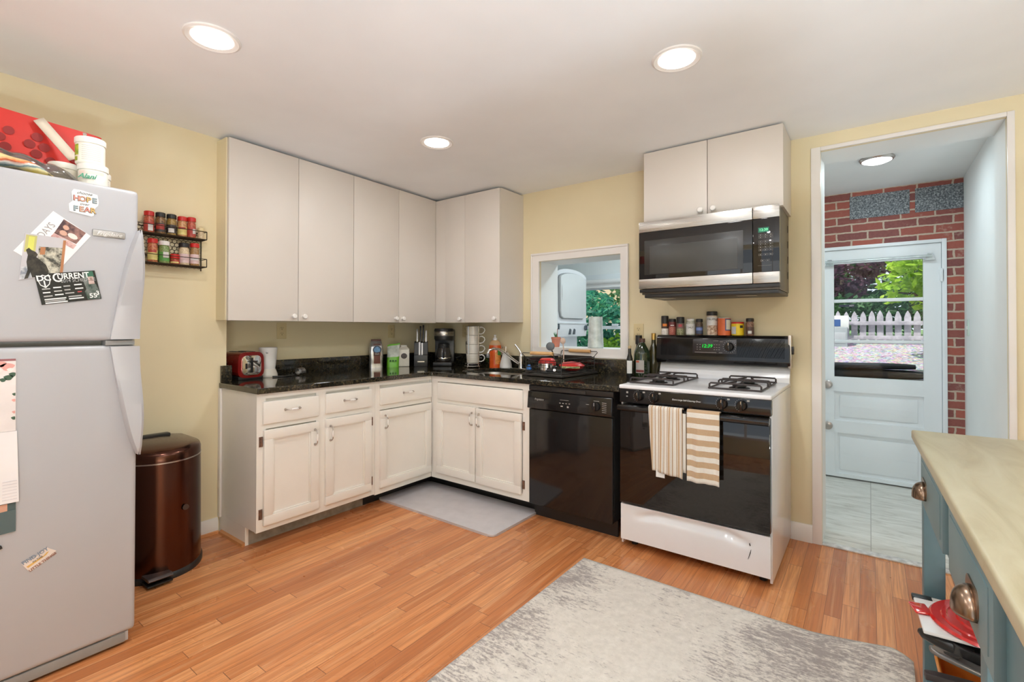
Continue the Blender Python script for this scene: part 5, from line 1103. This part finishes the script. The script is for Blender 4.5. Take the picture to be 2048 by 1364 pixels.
for u,v,wd,m_ in ((.06,.48,.13,PG),(.24,.46,.13,WHITE),(.41,.44,.11,PG),(.59,.42,.13,WHITE),(.06,.60,.12,WHITE),(.24,.58,.13,PG),(.41,.565,.10,PG),(.59,.55,.14,WHITE),(.06,.72,.14,PG),(.24,.70,.14,WHITE),(.41,.68,.15,PG),(.62,.665,.07,flat('sched_red',(.45,.06,.06),.5)),(.06,.825,.35,WHITE),(.06,.885,.33,PG),(.06,.945,.36,WHITE),(.45,.80,.22,PG),(.45,.875,.25,WHITE)):
    sheet(r,cy,cz,quad(Ps,u,u+wd,v,v+.038),m_,.0043,'schedule_print')
sheet(r,cy,cz,[lerp4(Ps,*p) for p in [(.76,.98),(.74,.70),(.78,.62),(.76,.36),(.78,.06),(.82,.10),(.84,.34),(.92,.30),(.97,.52),(.99,.72),(.985,.98)]],mottled('player_dark',(.03,.06,.045),(.18,.20,.19),35),.0043,'player_print')
sheet(r,cy,cz,quad(Ps,.845,.945,.20,.46),mottled('player_face',(.40,.26,.22),(.62,.48,.44),30),.0046,'player_face'); sheet(r,cy,cz,quad(Ps,.82,.96,.02,.24),flat('player_green',(.03,.12,.07),.5),.0045,'player_cap')
st('55', .023, .80, .865, b_=.0005); st('3', .021, .925, .79, b_=.0005)
r, cy, cz = onfridge('fridge_magnet','small tilted lettered magnet low on the refrigerator door','magnet',[(-2.936,.425),(-2.925,.432),(-2.90,.437),(-2.874,.460),(-2.866,.452),(-2.850,.440),(-2.853,.432),(-2.88,.412),(-2.915,.391),(-2.921,.398),(-2.928,.410)],flat('magnet_blush',(.74,.66,.60),.5)); del r['c']
text('FIND JOY', .017, (.0014,-2.903-cy,.440-cz), '+x', flat('joy_blue',(.20,.25,.32),.5), r, roll=.45, bold=.0005); text('IN THE', .009, (.0018,-2.897-cy,.427-cz), '+x', INK, r, roll=.45)
sheet(r,cy,cz,[(-2.925,.412),(-2.920,.406),(-2.875,.434),(-2.868,.444),(-2.874,.443),(-2.882,.434)],flat('joy_gold',(.68,.42,.12),.5),.0015,'ribbon')
text('LITTLE THINGS', .0115, (.0018,-2.884-cy,.413-cz), '+x', flat('joy_brown',(.30,.14,.10),.5), r, roll=.52, bold=.0004)
r, cy, cz = onfridge('wall_calendar','floral wall calendar with an open page hanging on the refrigerator door','calendar',[(-3.17,1.125),(-2.955,1.125),(-2.954,.882),(-3.17,.882)],flat('calendar_blush',(.76,.70,.68),.55),.003); del r['c']
MB().hexa([(.003,-3.17-cy,.645-cz),(.014,-3.17-cy,.645-cz),(.014,-2.946-cy,.644-cz),(.003,-2.946-cy,.644-cz),(.001,-3.17-cy,.881-cz),(.004,-3.17-cy,.881-cz),(.004,-2.951-cy,.881-cz),(.001,-2.951-cy,.881-cz)]).build('open_page', PAPER, r)
FL = [(flat('petal_pink',(.72,.36,.32),.6),[(-2.975,1.098,.016),(-2.990,1.108,.012),(-2.958,.985,.006),(-2.957,.945,.006)]),(flat('leaf_ink',(.05,.10,.06),.6),[(-2.972,1.062,.011),(-2.962,1.072,.009),(-2.985,1.055,.008),(-2.957,1.005,.006),(-2.958,.925,.007)]),(flat('petal_white',(.82,.78,.74),.6),[(-2.968,1.088,.008),(-3.0,1.085,.012)])]
for i,(m_,L_) in enumerate(FL):
    w = MB()
    for y,z,q in L_: sheet(r,cy,cz,[(min(-2.9555,y+q*math.cos(a)*(1+.25*math.sin(3*a))),z+q*.8*math.sin(a)) for a in [k*.449 for k in range(14)]],m_,.0034+.0003*i,'flower_print')
    w.b.free()
w = MB().box(.0030,.0036,-3.17-cy,-2.9555-cy,1.118-cz,1.125-cz).build('binding_strip', flat('calendar_maroon',(.28,.10,.11),.6), r)
CAL = flat('calendar_lines',(.58,.55,.57),.6); w = MB()
for i in range(7): z = .655+.010*i; w.box(.0128-.0000,.0141-.0004*i,-2.985-cy,-2.951-cy,z-cz,z+.0012-cz)
for i in range(6): y = -2.985+.0066*i; w.box(.0120,.0141,y-cy,y+.0008-cy,.655-cz,.657-cz)
w.build('printed_grid', CAL, r)
r, cy, cz = onfridge('paper_pocket','dark teal paper pocket hanging below the calendar on the refrigerator','pocket',[(-3.15,.650),(-2.952,.650),(-2.952,.544),(-3.15,.535)],flat('pocket_teal',(.065,.10,.105),.6),.004); del r['c']
sheet(r,cy,cz,[(-3.02,.640),(-2.972,.640),(-2.972,.609),(-3.02,.606)],flat('pocket_card',(.62,.34,.24),.6),.0046,'card_in_pocket'); sheet(r,cy,cz,[(-3.15,.606),(-2.952,.618),(-2.952,.544),(-3.15,.535)],flat('pocket_teal2',(.085,.125,.13),.6),.0056,'pocket_front')
r, cy, cz = onfridge('clip_magnet','small black clip magnet at the refrigerator edge below the teal pocket','magnet',[(-3.02,.518),(-2.985,.506),(-2.982,.497),(-3.02,.485)],BLACKP,.008); del r['c']
# ================================================================== kitchen island with open shelf
IR = math.radians(1.29)   # local: +y runs away from the viewpoint; origin at the far inner corner of the top
IX, IY = 3.297, -1.215
def il(u, v): c_, s_ = math.cos(IR), math.sin(IR); return (IX + c_*u + s_*v, IY + s_*u - c_*v)
I_ = thing('kitchen_island', 'teal kitchen island with pale wooden top, drawers with cup pulls and an open shelf', 'kitchen island', (IX,IY,0), IR)
L_ = 1.62; Wd = .64
MB().box(0,Wd,-L_,0,.872,.900,.006,3).build('worktop', MATS['butcher'], I_)
ap = MB().box(.028,Wd-.03,-L_+.05,-.06,.69,.872)
ap.build('apron', TEAL, I_)
for v in (-.058,-.915,-L_+.05):
    for u in (.020,Wd-.072): MB().box(u,u+.050,v-.050,v,0,.872,.003).build('leg', TEAL, I_)
for a,b in ((-.545,-.112),(-1.045,-.635)):
    d = MB().box(.014,.030,a,b,.705,.856,.003).box(.012,.016,a+.028,b-.028,.728,.834,.0015).build('drawer', flat('teal_drawer',(.15,.235,.255),.4,var=.04), I_)
    c = (a+b)/2+ (.10 if b>-.3 else -.07)
    def cup(u, v): A = PI*u; B = PI/2*v; return (.012-.030*math.sin(B)*1.0, c+.043*math.cos(A)*math.cos(B*.98), .752+.034*math.sin(A)*math.cos(B*.98)*1.15)
    def cup(u, v):
        A = PI*u; R_c = math.cos(PI/2*v); return (.011-.027*math.sin(PI/2*v)**.8-.0, c+.046*math.cos(A)*(R_c*.75+.25*(1-v)), .748+.040*math.sin(A)*(R_c**.7) - .004*v)
    MB().grid(cup, 24, 10).build('cup_pull', BRONZE, d, smooth=70, solid=.0025); MB().prism(rrect(c-.050,c+.050,.744,.797,.020), .0095,.012,'x').build('pull_flange', BRONZE, d)
MB().box(.028,Wd-.028,-L_+.06,-.07,.145,.165,.002).build('shelf', flat('teal_shelf',(.22,.36,.37),.4), I_)
MB().box(.022,.040,-L_+.05,-.11,.120,.166,.002).build('shelf_rail', TEAL, I_)
# things stored on the shelf
def isl_thing(name, label, cat, u, v, z, rz=0, group=None): x, y = il(u, v); return thing(name, label, cat, (x,y,z), IR+rz, group)
t = isl_thing('plastic_bin','orange plastic bin on the island shelf under the pans','bin',.100,.205,.166)
w = MB(); P0 = rrect(-.055,.055,-.075,.075,.015); 
rings = [[w.b.verts.new((x*k,y*k,z)) for x,y in P0] for k,z in ((.82,0),(.98,.085),(1.10,.088),(1.12,.118),(1.08,.118),(1.05,.095),(.92,.088),(.78,.006))]
for a,b in zip(rings, rings[1:]):
    for i in range(len(a)): j=(i+1)%len(a); w.b.faces.new((a[i],a[j],b[j],b[i]))
w.b.faces.new(rings[0][::-1]); w.b.faces.new(rings[-1]); w.build('bin_body', flat('bin_orange',(.80,.30,.05),.4), t)
def pan(label, u, v, z, r, h, body, hmat, ang, hl, hz, name='frying_pan'):
    t = isl_thing(name, label, 'pan', u, v, z, ang, 'pans on the island shelf')
    MB().lathe([(r*.80,0),(r*.96,h*.5),(r,h),(r-.004,h),(r*.94,h*.5),(r*.78,.004),(0,.004)], n=40).build('pan_body', body, t)
    hd = MB()
    W_ = [(-r+.004,.007),(-r-.03,.010),(-r-.07,.015),(-r-.10,.019),(-r-hl+.02,.017),(-r-hl+.004,.009)]
    out = [(x,wd) for x,wd in W_] + [(x,-wd) for x,wd in W_[::-1]]
    def fn(k, s_): x, wd = out[k]; t_ = (-r-x)/hl; return (x, wd, h-.012+hz*t_+s_)
    up = [hd.b.verts.new(fn(k,.007)) for k in range(len(out))]; dn = [hd.b.verts.new(fn(k,-.007)) for k in range(len(out))]; n_ = len(out)
    for i in range(n_//2-1): hd.b.faces.new((up[i],up[i+1],up[n_-2-i],up[n_-1-i])); hd.b.faces.new((dn[i],dn[n_-1-i],dn[n_-2-i],dn[i+1]))
    hd.b.faces.new((up[n_//2-1],up[n_//2],up[n_//2-1]) if 0 else (up[0],up[-1],dn[-1],dn[0]))
    for i in range(n_-1): hd.b.faces.new((up[i],dn[i],dn[i+1],up[i+1]))
    h_ = hd.build('handle', hmat, t, smooth=50); bv = h_.modifiers.new('round','BEVEL'); bv.width = .005; bv.segments = 3; bv.limit_method = 'ANGLE'
    MB().prism([(-r-hl+.028,.005),(-r-hl+.020,0),(-r-hl+.028,-.005),(-r-hl+.060,-.007),(-r-hl+.066,0),(-r-hl+.060,.007)], h-.012+hz*.80+.0062, h-.012+hz*.80+.0095, 'z').build('hanging_hole', DARKG, h_)
    return t
PB = flat('pan_black',(.018,.017,.017),.3); GP = flat('pan_grey',(.16,.145,.135),.32,.5)
SZI = .167
pan('deep grey pan with a long grey handle, lowest on the island shelf',.365,.392,SZI,.150,.198,GP,flat('handle_grey',(.22,.20,.19),.3,.7),0.0,.215,.050)
t = isl_thing('griddle_pan', 'black square griddle pan with a short black handle, under the cutting board on the island', 'pan', .195, .242, .372)
w = MB(); P0 = rrect(-.14,.14,-.13,.13,.03)
rings = [[w.b.verts.new((x*k,y*k,z)) for x,y in P0] for k,z in ((.94,0),(1.0,.012),(1.0,.038),(.975,.040),(.965,.022),(.90,.018))]
for a,b in zip(rings, rings[1:]):
    for i in range(len(a)): j=(i+1)%len(a); w.b.faces.new((a[i],a[j],b[j],b[i]))
w.b.faces.new(rings[0][::-1]); w.b.faces.new(rings[-1]); w.build('pan_body', PB, t)
h_ = MB().tube([(-.10,-.105,.020),(-.125,-.098,.021),(-.145,-.090,.022),(-.170,-.077,.023),(-.193,-.064,.024),(-.203,-.057,.024)], [.013,.016,.017,.017,.015,.007], 12).build('handle', PB, t, smooth=60)
MB().tube([(-.192,-.0645,.0375),(-.178,-.073,.0382),(-.166,-.080,.0380)], [.003,.005,.003], 8).build('hanging_hole', DARKG, h_)
t = isl_thing('cutting_board','white plastic cutting board with a black corner, lying on the pans','cutting board',.160,.290,.4145,0.03)
MB().box(-.165,.15,-.055,.16,0,.010,.004).build('board', WHITEP, t); MB().box(-.168,-.120,.135,.163,-.001,.012,.004).build('corner_grip', BLACKP, t); MB().box(-.13,.13,.140,.158,.0095,.0112,.001).build('handle_slot', flat('board_slot',(.62,.60,.56),.5), t)
t = isl_thing('splatter_cover','ribbed red plastic lid lying on the white cutting board','lid',.162,.245,.426,.25)
RP = [(.140,0),(.146,.004),(.140,.010),(.120,.009),(.117,.013),(.108,.013),(.105,.010),(.088,.010),(.085,.015),(.074,.015),(.071,.011),(.054,.011),(.050,.017),(.036,.017),(.033,.012),(0,.012)]
MB().lathe(RP, n=48, sx=1.0, sy=.96).build('lid_body', flat('lid_red',(.62,.015,.012),.12,coat=.5), t); MB().box(-.175,-.135,.02,.075,.0,.008,.004).build('lid_tab', flat('lid_red',(.62,.015,.012),.12,coat=.5), t)
t = isl_thing('clear_container','clear plastic container lying on the red lid at the back of the island shelf','container',.165,.185,.4445)
MB().lathe([(.050,0),(.058,.004),(.064,.045),(.068,.047),(.068,.053),(.062,.053),(.055,.010),(0,.006)], n=36).build('container_body', glass('clear_plastic',(.93,.93,.95),.16,haze=.22,hazecol=(.75,.74,.78)), t)
t = isl_thing('black_spatula','black nylon turner lying across the red lid on the island shelf','spatula',.150,.345,.4435,.1)
MB().prism([(-.055,-.010),(.10,-.042),(.12,-.010),(.11,.035),(.0,.025)][::-1], 0,.010,'z',.003).build('blade', BLACKP, t); MB().tube([(.10,-.01,.005),(.20,-.03,.012)],.007,8).build('handle', BLACKP, t)
t = isl_thing('dark_tongs','dark utensil handles sticking out low from the island shelf','utensil',.085,.318,.286,.10)
MB().prism([(-.085,.010),(-.06,.016),(.10,.016),(.10,-.014),(-.06,-.010),(-.085,-.012)], 0,.018,'z',.004).build('handle', flat('utensil_dark',(.05,.035,.035),.5), t)
# ================================================================== laundry pair beyond the pass-through
LX = .885; LY0, LY1 = .520, 1.125
t = thing('laundry_tower', 'white stacked washer and dryer seen through the pass-through window', 'washer dryer', (LX,(LY0+LY1)/2,0))
hwL = (LY1-LY0)/2
MB().box(-.66,-.10,-hwL,hwL,0,.92,.01).build('washer_body', APPW, t)
MB().hexa([(-.10,-hwL,0),(.11,-hwL,0),(.11,hwL,0),(-.10,hwL,0),(-.10,-hwL,.99),(.11,-hwL,.90),(.11,hwL,.90),(-.10,hwL,.99)],.01).build('washer_lid', APPW, t)
MB().hexa([(-.62,-hwL,1.15),(-.015,-hwL,1.15),(-.015,hwL,1.15),(-.62,hwL,1.15),(-.62,-hwL,1.278),(.0,-hwL,1.278),(.0,hwL,1.278),(-.62,hwL,1.278)],.006).box(-.62,-.12,-hwL,hwL,.92,1.15).build('control_console', APPW, t)
w = MB().box(-.62,-.012,-hwL,hwL,1.28,1.725,.008)
w.prism([(-hwL,1.725),(hwL,1.725)]+[(hwL*math.cos(PI*i/12), 1.725+.075*math.sin(PI*i/12)) for i in range(1,12)], -.60,-.012,'x').build('dryer_body', APPW, t)
dp = [(-hwL*.80+.0,1.345+.05),(-hwL*.74,1.342),(-hwL*.6,1.325),(hwL*.6,1.325),(hwL*.76,1.345),(hwL*.82,1.40)]
arc = [(hwL*.82*math.cos(PI*i/12), 1.70+.055*math.sin(PI*i/12)) for i in range(13)]
MB().prism(dp + arc, -.010,.016,'x',.005).build('dryer_door', flat('dryer_door_enamel',(.70,.71,.71),.2,var=.01), t)
MB().prism([(a*1.04, 1.55+(b-1.55)*1.035) for a,b in dp+arc], -.0115,-.0005,'x').build('door_seam', flat('seam_grey',(.30,.31,.32),.5), t)
MB().ball((.014,-hwL*.74,1.56),.02,(.35,.5,4.2),14).build('door_handle', flat('handle_grey_white',(.55,.56,.56),.4), t)
for y,z,nm in ((-hwL*.93,1.245,'knob'),(hwL*.86,1.235,'knob')): MB().lathe([(.026,0),(.022,.016),(0,.018)],n=18,M=Matrix.Translation((-.004,y,z)) @ Matrix.Rotation(PI/2,4,'Y')).box(.0,.020,y-.007,y+.007,z-.026,z+.026,.002).build(nm, flat('washer_knob',(.10,.12,.14),.4), t)
for y in (-.05,.03): MB().prism([(-.012+y,1.17),(.010+y,1.17),(.018+y,1.215),(.0+y,1.225)], -.012,.006,'x').build('selector', flat('washer_knob',(.10,.12,.14),.4), t)
MB().box(-.62,.01,-hwL,hwL,1.276,1.284).build('trim_strip', PTRIM, t)
t = thing('light_switch', 'small pale light switch on the white porch wall by the brick', 'light switch', (3.745,1.353,1.237))
MB().box(-.006,0,-.035,.035,-.057,.057,.002).build('cover_plate', flat('switch_pale',(.66,.78,.70),.4), t); MB().box(-.011,-.005,-.006,.006,-.012,.012,.002).build('toggle', WHITEP, t)
# ================================================================== outdoors
GRV = N('bright_gravel'); v_ = GRV.coord(); f_ = GRV.noise(v_, 38, 4, .75); g_ = GRV.add('ShaderNodeTexVoronoi'); GRV.ln(v_, g_.inputs['Vector']); g_.inputs['Scale'].default_value = 30
GRV.bsdf(GRV.mix(.55, GRV.ramp(f_, [(.35,(.14,.13,.18)),(.5,(.40,.36,.37)),(.66,(.62,.57,.55))]), g_.outputs['Color'], 'SOFT_LIGHT'), .9, bump=f_, bstr=.6, bdist=.02); MATS['gravel'] = GRV.m
struct(MB().hexa([(-9,1.9,-.6),(12,1.9,-.6),(12,30,-.6),(-9,30,-.6),(-9,1.9,.62),(12,1.9,.62),(12,5.0,1.12),(-9,5.0,1.12)]).build('ground_bank', MATS['gravel']))
struct(MB().box(-30,30,4.8,60,.8,1.12).build('ground', flat('grass_far',(.10,.20,.05),.9,var=.4,nscale=2)))
struct(MB().box(-30,30,-60,1.9,-.7,-.55).build('ground_yard', flat('yard_bounce_pale',(.74,.76,.78),.9,var=.06,nscale=2)))  # unseen yard made pale to bounce sunlight up onto the ceiling
FENCEW = mottled('fence_weathered',(.38,.36,.40),(.56,.53,.58),9)
t = thing('picket_fence', 'weathered dog-eared picket fence across the yard beyond the back door', 'fence', (2.0,4.5,1.06))
for z in (.03,.215): MB().box(-6.5,5.5,-.045,-.008,z,z+.05,.004).build('rail', FENCEW, t)
rn = random.Random(5); pb = None
for i in range(-4, 46):
    x = i*.0905-.15; h = .40+rn.uniform(-.008,.008)
    p = MB().prism([(-.034,-.10),(.034,-.10),(.034,h-.085),(.020,h-.035),(.0,h),(-.020,h-.035),(-.034,h-.085)], 0,.02,'y',.002,M=Matrix.Translation((x,0,0)) @ Matrix.Rotation(rn.uniform(-.012,.012),4,'Y')).build('picket', FENCEW, t)
t = thing('utility_box', 'grey utility box in front of the fence, at the edge of the door glass', 'box', (2.86,4.30,.94))
MB().box(-.10,.10,-.06,.06,.0,.31,.01).build('box_body', flat('utility_grey',(.38,.42,.44),.5), t); MB().box(-.085,.085,-.064,-.058,.10,.24,.003).build('cover', flat('utility_grey2',(.46,.49,.51),.5), t); MB().box(-.09,.09,-.05,.05,-.2,0).build('base', flat('utility_grey',(.38,.42,.44),.5), t)
t = thing('yard_sign', 'white sign with a blue mark behind the grey utility box', 'sign', (2.86,4.40,1.04))
MB().box(-.10,.11,-.005,.005,.19,.36,.002).build('board', WHITE, t); MB().box(-.085,.02,-.008,-.005,.22,.31).build('blue_mark', flat('sign_blue',(.05,.12,.32),.5), t)
for x in (-.07,.07): MB().box(x-.008,x+.008,-.004,.004,-.2,.19).build('stake', FENCEW, t)
for nm,lb,yy,P,z0,z1 in (('cushion_roll','upper long black padded roll outside, just behind the bottom pane of the back door',2.06,(2.62,3.50),.868,.925),('cushion_slab','flat black padded slab below the roll, outside the bottom door pane',2.03,(2.60,3.56),.785,.872)):
    def cs(u, v, P=P, z0=z0, z1=z1):
        a = 2*PI*u; e = (math.sin(PI*min(1,.06+.90*v)))**.22; x = P[0]+(P[1]-P[0])*v
        return (x, .13*math.cos(a)*e, (z0+z1)/2-(z0+z1)/2*0 + (z1-z0)/2*math.copysign(abs(math.sin(a))**.7,math.sin(a))*e - .006*math.sin(5*v))
    o = MB().grid(cs, 24, 30, True).build(nm, flat('cushion_black',(.012,.011,.010),.7,bump=.2), loc=(0,yy+.03,0), smooth=60); tag(o, lb, 'cushion')
o = MB().box(2.3,3.9,1.95,2.25,.4,.786).build('patio_bench', flat('bench_dark',(.05,.045,.04),.7)); tag(o, 'low dark bench outside the back door carrying the black cushions', 'bench')
def leaves(name, mat, parent, c, R, n, size, seed, shell=.55):
    rn = random.Random(seed); vs = []; fs = []
    for i in range(n):
        d = Vector((rn.gauss(0,1),rn.gauss(0,1),rn.gauss(0,1))).normalized(); k = shell+(1-shell)*rn.random(); lump = 1+.22*math.sin(5*d.x+seed)*math.sin(4*d.z+1)
        p = Vector((c[0]+R[0]*d.x*k*lump, c[1]+R[1]*d.y*k*lump, c[2]+R[2]*d.z*k*lump))
        a = Vector((rn.gauss(0,1),rn.gauss(0,1),rn.gauss(0,.6))).normalized(); b_ = a.orthogonal().normalized(); b_.rotate(Matrix.Rotation(rn.uniform(0,6.28),3,a)); s_ = size*rn.uniform(.6,1.35)
        k0 = len(vs); vs += [p-a*s_, p+b_*s_*.5-a*.1*s_, p+a*s_*.55+b_*s_*.33, p+a*s_*1.1, p+a*s_*.55-b_*s_*.33, p-b_*s_*.5-a*.1*s_]; fs.append(tuple(range(k0,k0+6)))
    me = bpy.data.meshes.new(name); me.from_pydata([tuple(v) for v in vs], [], fs); me.materials.append(mat)
    o = bpy.data.objects.new(name, me); COL.objects.link(o); o.parent = parent; return o
BARK = flat('bark_dark',(.10,.075,.06),.9,var=.3,nscale=30)
def tree(label, x, y, z, h, R, mat, n, size, seed, name='leafy_tree', cat='tree', trunk=True, grp=None, br=()):
    t = thing(name, label, cat, (x,y,z), 0, grp)
    if trunk:
        w = MB().tube([(0,0,-.15),(.02,0,h*.5),(-.03,.02,h)],[.05,.04,.02],8)
        w.build('trunk', BARK, t)
        for q in br: MB().tube(q, [.018,.012,.006][:len(q)] if len(q)==3 else .012, 6).build('branch', BARK, t)
    leaves('foliage', mat, t, (0,0,h), R, n, size, seed); return t
tree('bright green maple branches filling the top right of the door glass', 3.72,3.45,1.0,.95,(.46,.50,.58),MATS['leaf_bright'],1500,.055,3, br=[[(0,0,.4),(-.15,-.1,.6),(-.35,-.15,.62)]])
tree('dark purple-leaved maple behind the picket fence, at the left of the door glass', 2.85,5.9,1.1,1.15,(.62,.5,.62),MATS['leaf_purple'],1500,.055,4, br=[[(0,0,.3),(.2,-.2,.7),(.5,-.3,.8)],[(0,0,.4),(-.2,-.3,.6),(-.3,-.4,.9)]])
tree('tall dark green trees closing the view behind the fence', 3.4,8.0,1.1,1.6,(2.4,.8,1.5),MATS['leaf_dark'],3800,.11,5,'background_tree')
tree('low shrub with dark leaves just behind the fence', 3.25,5.2,1.1,.35,(.85,.25,.30),MATS['leaf_dark'],900,.05,8,'shrub','shrub',False)
tree('thick ivy-green bush outside the laundry window', -.05,3.3,.75,.45,(1.0,.55,.55),MATS['leaf_teal'],2600,.055,6,'bush','bush',False)
tree('yellow-green shrub low outside the right of the laundry window', .45,2.75,.70,.15,(.42,.30,.30),MATS['leaf_bright'],800,.04,9,'shrub','shrub',False)
tree('teal-leaved tree branch at the left of the laundry window', -1.15,4.6,1.1,.85,(.45,.4,.55),MATS['leaf_teal'],900,.06,10)
tree('tall green tree behind the neighbouring wall, seen through the laundry window', -.6,6.6,1.1,.75,(.9,.4,.45),MATS['leaf_dark'],900,.06,12,'background_tree')
o = MB().box(-8.0,1.2,7.6,7.9,.9,4.5).build('neighbour_wall', flat('neighbour_tan',(.66,.50,.33),.9,var=.12,nscale=8)); tag(o, 'sunlit tan wall of a neighbouring building beyond the laundry window bush', 'building')
o = MB().box(-.45,-.30,5.05,5.2,.9,3.6).build('porch_post', flat('post_blue',(.25,.40,.55),.6)); tag(o, 'blue-grey wooden post standing behind the laundry window bush', 'post')
